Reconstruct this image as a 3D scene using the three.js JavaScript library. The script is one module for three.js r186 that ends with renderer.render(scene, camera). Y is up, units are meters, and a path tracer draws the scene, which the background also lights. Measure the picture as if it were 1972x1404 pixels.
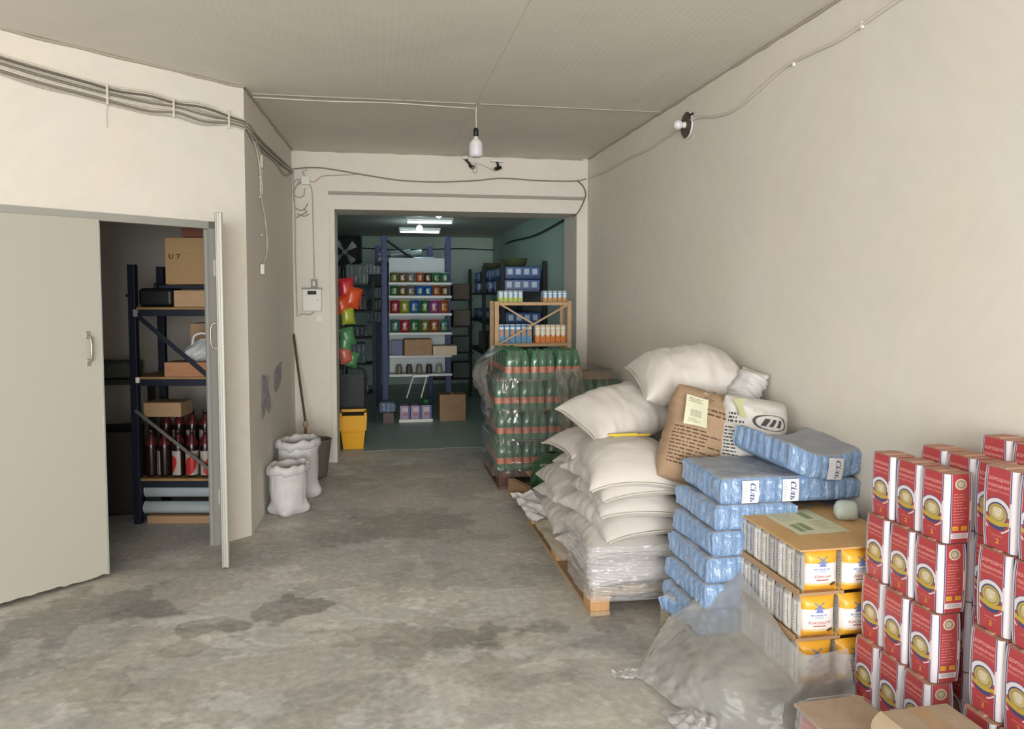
import * as THREE from 'three';
import { RoundedBoxGeometry } from 'three/addons/geometries/RoundedBoxGeometry.js';
import { mergeGeometries, mergeVertices, toCreasedNormals } from 'three/addons/utils/BufferGeometryUtils.js';
import { ImprovedNoise } from 'three/addons/math/ImprovedNoise.js';
import { RectAreaLightUniformsLib } from 'three/addons/lights/RectAreaLightUniformsLib.js';

// ------------------------------------------------------------------ camera, sky, daylight, exposure
const scene = new THREE.Scene();
const renderer = new THREE.WebGLRenderer({ antialias: true });
renderer.toneMapping = THREE.LinearToneMapping;
renderer.toneMappingExposure = 1.0;
renderer.shadowMap.enabled = true;
RectAreaLightUniformsLib.init();

const FOCAL = 1450, FRAME_W = 1972, FRAME_H = 1404, LENS_RISE = 57;   // pixels of the 1972x1404 frame
const camera = new THREE.PerspectiveCamera(2 * Math.atan(FRAME_H / 2 / FOCAL) * 180 / Math.PI, FRAME_W / FRAME_H, 0.05, 100);
camera.position.set(0, 1.6, 0);
camera.rotation.order = 'YXZ';
camera.rotation.y = -10.189 * Math.PI / 180;
camera.rotation.x = -3.1185 * Math.PI / 180;
camera.setViewOffset(FRAME_W, FRAME_H, 0, LENS_RISE, FRAME_W, FRAME_H);
camera.updateProjectionMatrix();
scene.add(camera);

scene.background = new THREE.Color().setRGB(0.80, 0.92, 1.0);
scene.backgroundIntensity = 1.0;

// daylight falling in through the open loading gate behind the photographer
const gateLight = new THREE.RectAreaLight(new THREE.Color(1.0, 0.995, 0.985), 19, 4.2, 2.7);
gateLight.position.set(-0.15, 1.42, 7.4);
gateLight.lookAt(-0.15, 1.35, -6);
gateLight.name = 'gate_daylight';
scene.add(gateLight);
// area light in an unseen left side gate, added to brighten the right wall
const sideLight = new THREE.RectAreaLight(new THREE.Color(1.0, 0.995, 0.985), 1.9, 3.9, 2.5);
sideLight.position.set(-2.62, 1.36, 0.2);
sideLight.lookAt(2, 1.36, 0.2);
sideLight.name = 'added_side_light';
scene.add(sideLight);

// ------------------------------------------------------------------ helpers
const PI = Math.PI, V3 = (x, y, z) => new THREE.Vector3(x, y, z);
function rng(seed) { let a = seed >>> 0; return () => { a = (a + 0x6D2B79F5) | 0; let t = Math.imul(a ^ (a >>> 15), 1 | a); t = (t + Math.imul(t ^ (t >>> 7), 61 | t)) ^ t; return ((t ^ (t >>> 14)) >>> 0) / 4294967296; }; }
const noise = new ImprovedNoise();
const N = (x, y, z = 0) => noise.noise(x, y, z);
const fbm = (x, y, z = 0, o = 4) => { let s = 0, a = 0.5, f = 1; for (let i = 0; i < o; i++) { s += a * N(x * f, y * f, z + i * 7.3); a *= 0.5; f *= 2.03; } return s; };
const clamp = (v, a = 0, b = 1) => Math.min(b, Math.max(a, v));
const smooth = (a, b, v) => { const t = clamp((v - a) / (b - a)); return t * t * (3 - 2 * t); };
const lerp = (a, b, t) => a + (b - a) * t;

const used = {};
function numbered(name) { const n = used[name] = (used[name] ?? -1) + 1; return n ? `${name}_${String(n).padStart(3, '0')}` : name; }
function tag(o, label, category, group, kind) {
  if (label) o.userData.label = label;
  if (category) o.userData.category = category;
  if (group) o.userData.group = group;
  if (kind) o.userData.kind = kind;
  return o;
}
function put(o, p, r) { if (p) o.position.set(...p); if (r) { if (typeof r === 'number') o.rotation.y = r; else o.rotation.set(...r); } return o; }
function thing(name, label, category, p, r, group) { const g = new THREE.Group(); g.name = numbered(name); tag(g, label, category, group); put(g, p, r); scene.add(g); return g; }
function single(name, geo, m, label, category, p, r, group) { const o = new THREE.Mesh(geo, m); o.name = numbered(name); tag(o, label, category, group); put(o, p, r); o.castShadow = o.receiveShadow = true; scene.add(o); return o; }
function part(parent, name, geo, m, p, r) { const o = new THREE.Mesh(geo, m); o.name = name; put(o, p, r); o.castShadow = o.receiveShadow = true; parent.add(o); return o; }
function struct(name, geo, m, p, r, label) { const o = new THREE.Mesh(geo, m); o.name = name; put(o, p, r); o.userData.kind = 'structure'; if (label) { o.userData.label = label[0]; o.userData.category = label[1]; } o.castShadow = o.receiveShadow = true; scene.add(o); return o; }
function dup(o, p, r, label, group) { const c = o.clone(); c.name = numbered(o.name.replace(/_\d{3}$/, '')); c.userData = { ...o.userData }; if (label) c.userData.label = label; if (group) c.userData.group = group; put(c, p, r); scene.add(c); return c; }

const box = (w, h, d, x = 0, y = 0, z = 0) => new THREE.BoxGeometry(w, h, d).translate(x, y, z);
const rbox = (w, h, d, r = 0.006, x = 0, y = 0, z = 0, s = 2) => new RoundedBoxGeometry(w, h, d, s, Math.min(r, w / 2.01, h / 2.01, d / 2.01)).translate(x, y, z);
const cyl = (r0, r1, h, n = 24, x = 0, y = 0, z = 0) => new THREE.CylinderGeometry(r0, r1, h, n).translate(x, y, z);
const lathe = (pts, n = 24) => new THREE.LatheGeometry(pts.map((p) => new THREE.Vector2(p[0], p[1])), n);
const merge = (list) => mergeGeometries(list.map((g) => (g.index ? g.toNonIndexed() : g)), false);
function tube(pts, r, n = 6, seg) { const c = new THREE.CatmullRomCurve3(pts.map((p) => V3(...p)), false, 'centripetal'); return new THREE.TubeGeometry(c, seg ?? Math.max(8, pts.length * 8), r, n, false); }
function bar(a, b, w, d) { // a straight bar of section w x d between two points
  const A = V3(...a), B = V3(...b), g = new THREE.BoxGeometry(w, A.distanceTo(B), d), q = new THREE.Quaternion().setFromUnitVectors(V3(0, 1, 0), B.clone().sub(A).normalize());
  return g.applyQuaternion(q).translate((A.x + B.x) / 2, (A.y + B.y) / 2, (A.z + B.z) / 2);
}
// a grid surface from a function of (u, v) in 0..1
function sheet(fn, nu, nv, closedU = false) {
  const P = [], UV = [], I = [];
  for (let j = 0; j <= nv; j++) for (let i = 0; i <= nu; i++) { const p = fn(i / nu, j / nv); P.push(p[0], p[1], p[2]); UV.push(i / nu, j / nv); }
  for (let j = 0; j < nv; j++) for (let i = 0; i < nu; i++) { const a = j * (nu + 1) + i, b = a + 1, c = a + nu + 1, d = c + 1; I.push(a, b, d, a, d, c); }
  const g = new THREE.BufferGeometry(); g.setAttribute('position', new THREE.Float32BufferAttribute(P, 3)); g.setAttribute('uv', new THREE.Float32BufferAttribute(UV, 2)); g.setIndex(I); g.computeVertexNormals(); return g;
}

// ------------------------------------------------------------------ textures
function dataTex(w, h, fn, srgb = true) {
  const d = new Uint8Array(w * h * 4);
  for (let y = 0; y < h; y++) for (let x = 0; x < w; x++) { const c = fn(x / w, y / h, x, y), i = (y * w + x) * 4; d[i] = clamp(c[0], 0, 255); d[i + 1] = clamp(c[1], 0, 255); d[i + 2] = clamp(c[2], 0, 255); d[i + 3] = 255; }
  const t = new THREE.DataTexture(d, w, h, THREE.RGBAFormat); t.magFilter = THREE.LinearFilter; t.minFilter = THREE.LinearFilter; t.wrapS = t.wrapT = THREE.RepeatWrapping; if (srgb) t.colorSpace = THREE.SRGBColorSpace; t.needsUpdate = true; return t;
}
function canvasTex(w, h, draw) {
  const c = document.createElement('canvas'); c.width = w; c.height = h; const g = c.getContext('2d'); draw(g, w, h);
  const t = new THREE.CanvasTexture(c); t.colorSpace = THREE.SRGBColorSpace; t.wrapS = t.wrapT = THREE.RepeatWrapping; return t;
}
const std = (color, rough = 0.8, o = {}) => new THREE.MeshStandardMaterial({ color, roughness: rough, ...o });
const phy = (color, rough, o = {}) => new THREE.MeshPhysicalMaterial({ color, roughness: rough, ...o });

// plaster: painted cream, faint roller mottling and scuffs, 2 m repeat
const wrapN = (u, v, f, z) => { // tileable fbm
  const a = u * 2 * PI, b = v * 2 * PI, r = f / 6.283; let s = 0, am = 0.5, ff = 1;
  for (let i = 0; i < 4; i++) { s += am * N(Math.cos(a) * r * ff + 9.1 * i, Math.sin(a) * r * ff + Math.cos(b) * r * ff, Math.sin(b) * r * ff + z); am *= 0.5; ff *= 2; } return s;
};
const plasterMap = dataTex(512, 512, (u, v) => { const n = wrapN(u, v, 3, 1) * 6 + wrapN(u, v, 24, 5) * 5, w = wrapN(u, v, 5, 11) * 4; return [229 + n + w, 223 + n, 213 + n - w]; });
plasterMap.repeat.set(0.5, 0.5);
const plasterBump = dataTex(512, 512, (u, v) => { const n = 128 + wrapN(u, v, 40, 3) * 90 + wrapN(u, v, 9, 8) * 60; return [n, n, n]; }, false); plasterBump.repeat.set(0.5, 0.5);
const mPlaster = std(0xffffff, 0.88, { map: plasterMap, bumpMap: plasterBump, bumpScale: 0.0009 });
// shop walls: pale green, faintly mottled
const shopWallMap = dataTex(256, 256, (u, v) => { const n = wrapN(u, v, 4, 21) * 10; return [184 + n, 206 + n, 197 + n]; }); shopWallMap.repeat.set(0.5, 0.5);
const mShopWall = std(0xffffff, 0.7, { map: shopWallMap });

// floor: trowelled concrete, worn pale, dark oil and damp stains with ragged outlines
const FX0 = -4.2, FX1 = 2.6, FZ0 = -14.2, FZ1 = 7.9;
const stains = [ // x, z, radius x, radius z, strength
  [-1.15, -4.0, 0.16, 0.16, 1], [-0.8, -3.76, 0.17, 0.09, 0.9], [-0.68, -3.72, 0.08, 0.07, 1.1], [-0.48, -3.88, 0.19, 0.17, 1], [0.44, -3.4, 0.24, 0.13, 1], [0.86, -3.44, 0.16, 0.07, 0.7], [1.1, -3.44, 0.16, 0.1, 0.7],
  [-1.4, -4.15, 0.3, 0.2, 0.75], [-1.62, -3.9, 0.34, 0.28, 0.7], [0.25, -5.25, 0.42, 0.32, 0.5], [0.05, -5.0, 0.5, 0.2, 0.35], [0.22, -3.4, 0.34, 0.2, 0.55], [-0.9, -3.5, 0.16, 0.08, 0.6],
  [-1.0, -2.9, 0.35, 0.2, 0.4], [0.6, -3.0, 0.22, 0.09, 0.45], [-0.35, -3.6, 0.3, 0.1, 0.4], [1.15, -3.2, 0.22, 0.12, 0.5], [0.1, -6.7, 0.4, 0.5, 0.35], [-1.5, -3.2, 0.5, 0.4, 0.5], [0.5, -6.9, 0.5, 0.3, 0.3],
];
const pale = [[0.72, -3.08, 0.2, 0.05, 1], [0.9, -3.15, 0.2, 0.06, 0.7], [-0.55, -3.55, 0.5, 0.07, 0.7], [-0.2, -3.65, 0.25, 0.06, 0.8], [-1.05, -3.85, 0.4, 0.06, 0.7], [0.2, -3.9, 0.08, 0.4, 0.7], [0.0, -2.75, 0.25, 0.12, 0.5], [0.24, -4.35, 0.06, 0.2, 0.8], [-0.9, -3.62, 0.2, 0.05, 0.8], [-0.25, -4.4, 0.5, 0.25, 0.4], [0.5, -2.6, 0.7, 0.1, 0.4]];
const blob = (list, x, z, wv) => { let t = 0; for (const [a, b, rx, rz, k] of list) { const dx = (x - a) / rx, dz = (z - b) / rz, d2 = dx * dx + dz * dz; if (d2 > 4) continue; t = Math.max(t, k * (1 - smooth(0.78, 1.04, Math.sqrt(d2) + wv))); } return t; };
// texture covers the stretch of floor in front of the camera and is mirrored on beyond it
const TX0 = -2.4, TX1 = 2.2, TZ0 = -8.2, TZ1 = -1.6;
const floorMap = dataTex(1130, 1620, (u, v) => {
  const x = lerp(TX0, TX1, u), z = lerp(TZ1, TZ0, v);
  const big = fbm(x * 0.7 + 3, z * 0.7, 0.5, 3), mid = fbm(x * 3.1, z * 3.4, 4.4, 3), fine = fbm(x * 26, z * 26, 9.1, 3), sp = N(x * 95, z * 95, 1.5), wv = fbm(x * 6, z * 6, 2.2, 4) * 1.5;
  let L = 188 + big * 26 + mid * 18 + fine * 26 + sp * 8;
  const patch = smooth(0.03, 0.09, fbm(x * 1.3 + 8 + wv * 0.1, z * 1.6 + 2, 3.3, 4)); L -= patch * 12;
  const wear = smooth(0.10, 0.17, fbm(x * 1.9 + 1 + wv * 0.12, z * 2.5 + 5, 6.6, 4) + fine * 0.12); L += wear * 13;
  const scr = smooth(0.30, 0.42, N(x * 9 + wv, z * 21, 4.2) + fine * 0.35); L += scr * 9;
  L -= 36 * blob(stains, x, z, wv); L += 20 * blob(pale, x, z, wv * 1.3);
  if (sp > 0.6 && fine > 0.05) L -= 22;
  const warm = 7 + big * 10 + mid * 8 - wear * 3;
  return [L + warm * 0.5, L, L - warm];
});
floorMap.wrapS = floorMap.wrapT = THREE.MirroredRepeatWrapping;
const floorBump = dataTex(512, 512, (u, v) => { const n = 128 + wrapN(u, v, 30, 2) * 80 + wrapN(u, v, 8, 6) * 60; return [n, n, n]; }, false); floorBump.repeat.set(3, 4);
const mFloor = std(0xffffff, 0.62, { map: floorMap, bumpMap: floorBump, bumpScale: 0.004 });

// ceiling: profiled sheet, fine ribs along the room
const ceilMap = dataTex(256, 256, (u, v) => { const n = wrapN(u, v, 3, 31) * 9 + wrapN(u * 1, v, 14, 33) * 4; return [224 + n, 219 + n, 209 + n]; }); ceilMap.repeat.set(0.6, 0.6);
const ribBump = dataTex(64, 4, (u) => { const n = 255 * Math.abs(((u * 2) % 1) - 0.5) * 2; return [n, n, n]; }, false); ribBump.repeat.set(14, 1);
const mCeil = std(0xffffff, 0.6, { map: ceilMap, bumpMap: ribBump, bumpScale: 0.0006 });
const mSeam = std(0xc9c3b4, 0.6);
const mMetalGrey = std(0xa9a9a3, 0.5, { metalness: 0.25 });
const mDoor = std(0xb6b3a7, 0.6, { bumpMap: plasterBump, bumpScale: 0.001 });
const mDark = std(0x1b1a19, 0.6), mBlack = std(0x101012, 0.5), mWhite = std(0xe8e6e0, 0.5), mGreyPl = std(0x8d8d8c, 0.5);
const mCableG = std(0xb9b4a8, 0.6), mCableD = std(0x8a8276, 0.65), mCableW = std(0xd9d3c6, 0.55), mCableB = std(0x6f675c, 0.6);

const woodTex = (base, seed) => dataTex(256, 256, (u, v) => { const g = wrapN(u, v * 0.12, 5, seed) * 26 + Math.sin((v + 0.06 * wrapN(u, v, 2, seed)) * 90) * 4 + wrapN(u, v, 30, seed + 2) * 12; return [base[0] + g, base[1] + g * 0.9, base[2] + g * 0.75]; });
const mPalletWood = std(0xffffff, 0.85, { map: woodTex([176, 150, 118], 3) }), mPalletWood2 = std(0xffffff, 0.85, { map: woodTex([158, 138, 112], 13) }), mBlockWood = std(0xffffff, 0.85, { map: woodTex([196, 152, 104], 7) });
const mDarkWood = std(0xffffff, 0.85, { map: woodTex([112, 84, 72], 17) }), mDarkBlock = std(0xffffff, 0.85, { map: woodTex([96, 66, 60], 19) });
const mGreyWood = std(0xffffff, 0.85, { map: woodTex([158, 150, 132], 23) });
const mPine = std(0xffffff, 0.7, { map: woodTex([205, 172, 132], 29) });
const kraft = (base, seed) => dataTex(256, 256, (u, v) => { const n = wrapN(u, v, 4, seed) * 14 + wrapN(u, v, 40, seed + 1) * 10 + Math.sin(u * 400) * 1.5; return [base[0] + n, base[1] + n, base[2] + n]; });
const mKraft = std(0xffffff, 0.85, { map: kraft([178, 146, 112], 41) }), mKraft2 = std(0xffffff, 0.85, { map: kraft([160, 130, 100], 47) }), mKraftPale = std(0xffffff, 0.8, { map: kraft([205, 190, 165], 53) }), mKraftDust = std(0xffffff, 0.85, { map: kraft([176, 158, 136], 59) });

// ------------------------------------------------------------------ structure
function wallShape(len, h, holes, y0 = 0) {
  const s = new THREE.Shape([new THREE.Vector2(0, y0), new THREE.Vector2(len, y0), new THREE.Vector2(len, h), new THREE.Vector2(0, h)]);
  return s;
}
function wall(name, p0, p1, h, t, m, holes = [], label) {
  const dx = p1[0] - p0[0], dz = p1[1] - p0[1], len = Math.hypot(dx, dz);
  // outline with door-like openings cut up from the floor
  const pts = [[0, 0]];
  for (const [a, b, top] of [...holes].sort((q, r) => q[0] - r[0])) pts.push([a, 0], [a, top], [b, top], [b, 0]);
  pts.push([len, 0], [len, h], [0, h]);
  const g = new THREE.ExtrudeGeometry(new THREE.Shape(pts.map((q) => new THREE.Vector2(...q))), { depth: t, bevelEnabled: false });
  return struct(name, g, m, [p0[0], 0, p0[1]], Math.atan2(-dz, dx), label);
}
const H = 2.93, WX = 2.07, BZ = -7.28, BACK_T = 0.5;
const floorGeo = new THREE.BoxGeometry(FX1 - FX0, 0.1, FZ1 - FZ0);
{ const P = floorGeo.attributes.position, U = floorGeo.attributes.uv, cx = (FX0 + FX1) / 2, cz = (FZ0 + FZ1) / 2; for (let i = 0; i < P.count; i++) U.setXY(i, (P.getX(i) + cx - TX0) / (TX1 - TX0), (TZ1 - P.getZ(i) - cz) / (TZ1 - TZ0)); }
struct('floor', floorGeo, mFloor, [(FX0 + FX1) / 2, -0.05, (FZ0 + FZ1) / 2], null, ['worn grey concrete floor with dark stains', 'floor']);
{ // green floor coating of the shop room, worn to a ragged edge at the threshold
  const r = rng(14), pts = [[-1.9, 13.4], [2.06, 13.4]]; for (let i = 0; i <= 60; i++) { const x = 2.06 - i * 0.066; pts.push([x, 7.74 + 0.05 * N(x * 3, 2, 1) + 0.025 * N(x * 11, 5, 2) + (r() - 0.5) * 0.012]); }
  const g = new THREE.ExtrudeGeometry(new THREE.Shape(pts.map((q) => new THREE.Vector2(...q))), { depth: 0.002, bevelEnabled: false }).rotateX(-PI / 2);
  const m = dataTex(256, 256, (u, v) => { const n = wrapN(u, v, 5, 97) * 14 + wrapN(u, v, 22, 99) * 8; return [156 + n, 176 + n, 168 + n]; });
  struct('floor_back_room', g, std(0xffffff, 0.45, { map: m }), [0, 0, 0], null, ['dark green floor coating of the shop room beyond the opening', 'floor']);
}
wall('wall_right', [WX, 7.6], [WX, -13.6], H + 0.05, 0.15, mPlaster, [], ['long plain cream wall behind the sacks and flour', 'wall']);
const wallBack = wall('wall_back', [WX + 0.1, BZ], [-3.8, BZ], H + 0.05, BACK_T, mPlaster, [[WX + 0.1 - 1.96, WX + 0.1 + 0.378, 2.392]], ['cream end wall with wide opening to the shop room', 'wall']);
wall('wall_left_return', [-0.76, BZ - 0.02], [-0.83, -5.15], H + 0.05, 0.1, mPlaster, [], ['narrow shaded cream wall with cable bundle and torn posters', 'wall']);
const LA = 42 * PI / 180, LD = [-Math.cos(LA), Math.sin(LA)], LN = [Math.sin(LA), Math.cos(LA)]; // along the slanted wall, and its normal into the room
const onLeft = (s, y, n = 0) => [-0.83 + LD[0] * s + LN[0] * n, y, -5.15 + LD[1] * s + LN[1] * n];
const LROT = Math.atan2(-LD[1], LD[0]);
const LEND = onLeft(2.6, 0);
wall('wall_left', [-0.83, -5.15], [LEND[0], LEND[2]], H + 0.05, 0.05, mPlaster, [[0.225, 1.8, 2.045]], ['slanted cream wall with storeroom doorway', 'wall']);
wall('wall_left_front', [LEND[0], LEND[2]], [LEND[0], 7.6], H + 0.05, 0.15, mPlaster, [[-1.85 - LEND[2], 2.25 - LEND[2], 2.65]]);  // unseen wall; its opening is added for the side light
wall('wall_front', [LEND[0] - 0.15, 7.6], [WX + 0.15, 7.6], H + 0.05, 0.2, mPlaster, [[0.55, 4.85, 2.75]]);
wall('wall_store_left', [-3.7, BZ - 0.02], [-3.7, LEND[2]], H + 0.05, 0.1, mPlaster);
wall('wall_store_front', [-3.8, LEND[2]], [LEND[0] + 0.02, LEND[2]], H + 0.05, 0.1, mPlaster);
struct('wall_store_back', box(2.78, H, 0.02), mPlaster, [-2.31, H / 2, BZ + 0.008]);
wall('wall_shop_left', [-1.9, -13.5], [-1.9, BZ - BACK_T + 0.02], 2.7, 0.12, mShopWall);
wall('wall_shop_back', [WX + 0.1, -13.4], [-2.0, -13.4], 2.7, 0.12, mShopWall);
struct('wall_shop_right', box(0.012, 2.6, 5.6), mShopWall, [WX - 0.006, 1.3, -10.59]);
struct('ceiling_back_room', box(4.6, 0.1, 6.4), mCeil, [0.1, 2.65, -10.9]);

// ceiling sheets: two runs either side of the cross joint, sheets 1.16 m wide with open hairline joints
const ceil = new THREE.Group(); ceil.name = 'ceiling'; ceil.userData = { kind: 'structure', label: 'grey ribbed sheet ceiling with thin joints', category: 'ceiling' }; scene.add(ceil);
{
  const seamZ = -5.3, xs = [-3.85, 0.7, 2.25];
  for (const [z0, z1] of [[-7.35, seamZ - 0.002], [seamZ + 0.002, 7.85]]) for (let i = 0; i < xs.length - 1; i++) {
    const w = xs[i + 1] - xs[i] - 0.0015, l = z1 - z0, g = new THREE.BoxGeometry(w, 0.08, l); const uv = g.attributes.uv; for (let k = 0; k < uv.count; k++) uv.setXY(k, uv.getX(k) * w, uv.getY(k) * l);
    part(ceil, 'ceiling_sheet', g, mCeil, [(xs[i] + xs[i + 1]) / 2, H + 0.04, (z0 + z1) / 2]);
  }
  part(ceil, 'ceiling_backing', box(6.3, 0.06, 15.4), mSeam, [-0.8, H + 0.115, 0.2]);
  const strip = [[-0.81, -5.3, 0.2, -5.3], [0.2, -5.3, 0.7, -5.3], [0.72, -5.3, 2.06, -5.3]];
  strip.forEach(([a, z, b]) => part(ceil, 'joint_strip', rbox(b - a - 0.01, 0.008, 0.02, 0.003), std(0xb3ad9f, 0.6), [(a + b) / 2, H - 0.005, z]));
  for (let k = 0; k < 9; k++) part(ceil, 'rib', rbox(0.004, 0.003, 0.8 + (k % 3) * 0.3, 0.001, 0, 0, 0, 1), mCeil, [1.72 + k * 0.037, H - 0.0005, -4.75 + (k % 4) * 0.14]);
}
// thin cement bead where walls meet the ceiling
const mBead = std(0xb0a898, 0.9);
const beadG = (len, seed) => { const r = rng(seed); const pts = []; for (let i = 0; i <= len * 9; i++) pts.push([i / 9, (r() - 0.5) * 0.010, 0]); return tube(pts, 0.009, 5, pts.length * 2); };
struct('trim_1', beadG(3.2, 3), mBead, onLeft(0, H - 0.004, 0.004), LROT);
struct('trim_2', beadG(2.8, 5), mBead, [-0.76, H - 0.004, BZ + 0.006], 0);
struct('trim_3', beadG(2.12, 6), mBead, [-0.826, H - 0.004, -5.16], Math.atan2(2.12, 0.07));
struct('trim_4', beadG(11.5, 8), mBead, [WX - 0.004, H - 0.004, 4.2], PI / 2);

// yard outside the gate
struct('ground_side', box(12, 0.1, 9), std(0xa8a59c, 0.9), [-10.21, -0.06, 0.9]);
struct('ground_outside', box(30, 0.1, 16), std(0xa8a59c, 0.9), [0, -0.06, 15.91]);

// steel door frame and the two door leaves of the storeroom
const frame = new THREE.Group(); frame.name = 'trim_5'; tag(frame, 'grey steel frame around the storeroom doorway', 'door frame', null, 'structure'); put(frame, onLeft(0, 0), LROT); scene.add(frame);
{ // local x runs along the wall, -z is into the room
  part(frame, 'jamb', box(0.045, 2.05, 0.06, 0.245, 1.025, 0.02), mMetalGrey); part(frame, 'jamb', box(0.045, 2.05, 0.06, 1.79, 1.025, 0.02), mMetalGrey);
  part(frame, 'head', box(1.62, 0.045, 0.06, 1.02, 2.028, 0.02), mMetalGrey);
  part(frame, 'stop', box(0.012, 2.0, 0.015, 0.272, 1.0, 0.03), mMetalGrey);
}
const leaf1 = new THREE.Group(); leaf1.name = 'door_1'; tag(leaf1, 'closed flat pale grey storeroom door leaf with small handle', 'door', null, 'structure'); put(leaf1, onLeft(0.925, 0.02), LROT); scene.add(leaf1);
{
  const r = rng(4), pts = [[0, 0.0]]; const n = 26, w = 0.85; for (let i = 1; i < n; i++) pts.push([w * i / n, (r() - 0.5) * 0.012 + 0.004]); pts.push([w, 0], [w, 1.985], [0, 1.99]);
  part(leaf1, 'panel', new THREE.ExtrudeGeometry(new THREE.Shape(pts.map((p) => new THREE.Vector2(...p))), { depth: 0.03, bevelEnabled: true, bevelSize: 0.002, bevelThickness: 0.002, bevelSegments: 1 }), mDoor, [0, 0, -0.022]);
  part(leaf1, 'edge_strip', rbox(0.014, 1.97, 0.046, 0.004), mMetalGrey, [0.004, 0.99, -0.006]);
  const hd = part(leaf1, 'handle', tube([[0, -0.07, 0], [0, -0.062, -0.03], [0, 0, -0.042], [0, 0.062, -0.03], [0, 0.07, 0]], 0.008, 8, 24), std(0xb6b1a4, 0.35, { metalness: 0.7 }), [0.075, 1.28, -0.022]);
  for (const s of [-1, 1]) part(hd, 'handle_plate', rbox(0.026, 0.04, 0.006, 0.003), std(0xa59f90, 0.4, { metalness: 0.6 }), [0, s * 0.075, -0.002]);
}
const leaf2 = new THREE.Group(); leaf2.name = 'door_2'; tag(leaf2, 'open narrow storeroom door leaf seen along its metal edge', 'door', null, 'structure'); scene.add(leaf2);
{
  const h0 = onLeft(0.215, 0, 0.02), e = [-0.878, 0, -4.53], ang = Math.atan2(-(e[2] - h0[2]), e[0] - h0[0]), L = Math.hypot(e[0] - h0[0], e[2] - h0[2]);
  put(leaf2, [h0[0], 0.012, h0[2]], ang);
  part(leaf2, 'panel', box(L - 0.01, 2.03, 0.026, L / 2, 1.015, 0), mDoor);
  part(leaf2, 'edge_profile', rbox(0.02, 2.05, 0.042, 0.005, L, 1.025, 0), mMetalGrey);
  part(leaf2, 'edge_profile', rbox(0.012, 2.05, 0.016, 0.004, L + 0.012, 1.025, -0.008), std(0xb4b2aa, 0.5, { metalness: 0.3 }));
  part(leaf2, 'edge_profile', rbox(0.012, 2.05, 0.008, 0.003, L + 0.008, 1.025, 0.016), mMetalGrey);
  part(leaf2, 'handle', tube([[L - 0.07, 1.42, 0.012], [L - 0.07, 1.41, 0.045], [L - 0.07, 1.34, 0.055], [L - 0.07, 1.28, 0.045], [L - 0.07, 1.27, 0.012]], 0.006, 7, 24), std(0x9d978a, 0.35, { metalness: 0.7 }));
  for (const y of [0.3, 1.75]) part(leaf2, 'hinge', cyl(0.011, 0.011, 0.1, 10, 0.0, y, 0.02), mMetalGrey);
}
// recessed track line above the opening and plaster margin round it
struct('trim_6', rbox(2.47, 0.03, 0.02, 0.006), std(0xa39d95, 0.7), [0.8, 2.541, BZ + 0.006], null);
struct('trim_7', rbox(0.05, 2.42, 0.02, 0.004), mPlaster, [-0.405, 1.21, BZ + 0.004], null);

// ------------------------------------------------------------------ pallets
function pallet(name, label, p, r, W, D, Hh, m1, mb, nTop = 5) {
  const t = thing(name, label, 'pallet', p, r, null);
  const bt = 0.022, blk = Hh - 3 * bt;
  for (let i = 0; i < 3; i++) {
    const x = -W / 2 + 0.05 + i * (W - 0.1) / 2;
    part(t, 'bottom_board', box(0.1, bt, D, x, bt / 2, 0), m1);
    for (let j = 0; j < 3; j++) part(t, 'block', rbox(0.1, blk, 0.13, 0.004, x, bt + blk / 2, -D / 2 + 0.066 + j * (D - 0.132) / 2, 1), mb);
  }
  for (let j = 0; j < 3; j++) part(t, 'cross_board', box(W, bt, 0.13, 0, bt + blk + bt / 2, -D / 2 + 0.066 + j * (D - 0.132) / 2), m1);
  for (let i = 0; i < nTop; i++) part(t, 'top_board', box(W / nTop - 0.025, bt, D, -W / 2 + (i + 0.5) * W / nTop, Hh - bt / 2, 0), m1);
  return t;
}
pallet('wooden_pallet', 'light wooden pallet under the pile of white sacks', [1.5, 0, -4.32], 0, 0.94, 1.58, 0.144, mPalletWood, mBlockWood, 6);
pallet('wooden_pallet', 'dark wooden pallet under the wrapped green bottles', [1.5, 0, -6.45], 0, 1.06, 0.88, 0.144, mDarkWood, mDarkBlock, 6);
pallet('wooden_pallet', 'weathered grey pallet under blue salt and yellow packets', [1.685, 0, -2.95], 0, 0.74, 0.76, 0.144, mGreyWood, mGreyWood, 5);
pallet('wooden_pallet', 'pallet beneath the red flour packs', [1.87, 0, -2.06], 0, 0.38, 0.78, 0.13, mGreyWood, mGreyWood, 3);

// ------------------------------------------------------------------ sacks
const weave = dataTex(128, 128, (u, v) => { const n = Math.sin(u * PI * 64) * 40 + Math.sin(v * PI * 64) * 40; return [128 + n, 128 + n, 128 + n]; }, false); weave.repeat.set(5, 3);
const sackMap = (c, seed) => dataTex(256, 256, (u, v) => { const n = wrapN(u, v, 3, seed) * 14 + wrapN(u, v, 14, seed + 3) * 8; return [c[0] + n, c[1] + n, c[2] + n]; });
const mSack = phy(0xffffff, 0.55, { map: sackMap([212, 206, 201], 61), bumpMap: weave, bumpScale: 0.0006 });
const mSack2 = phy(0xffffff, 0.5, { map: sackMap([214, 212, 213], 67), bumpMap: weave, bumpScale: 0.0006 });
const mThread = std(0xcfc8bd, 0.8);
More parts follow.
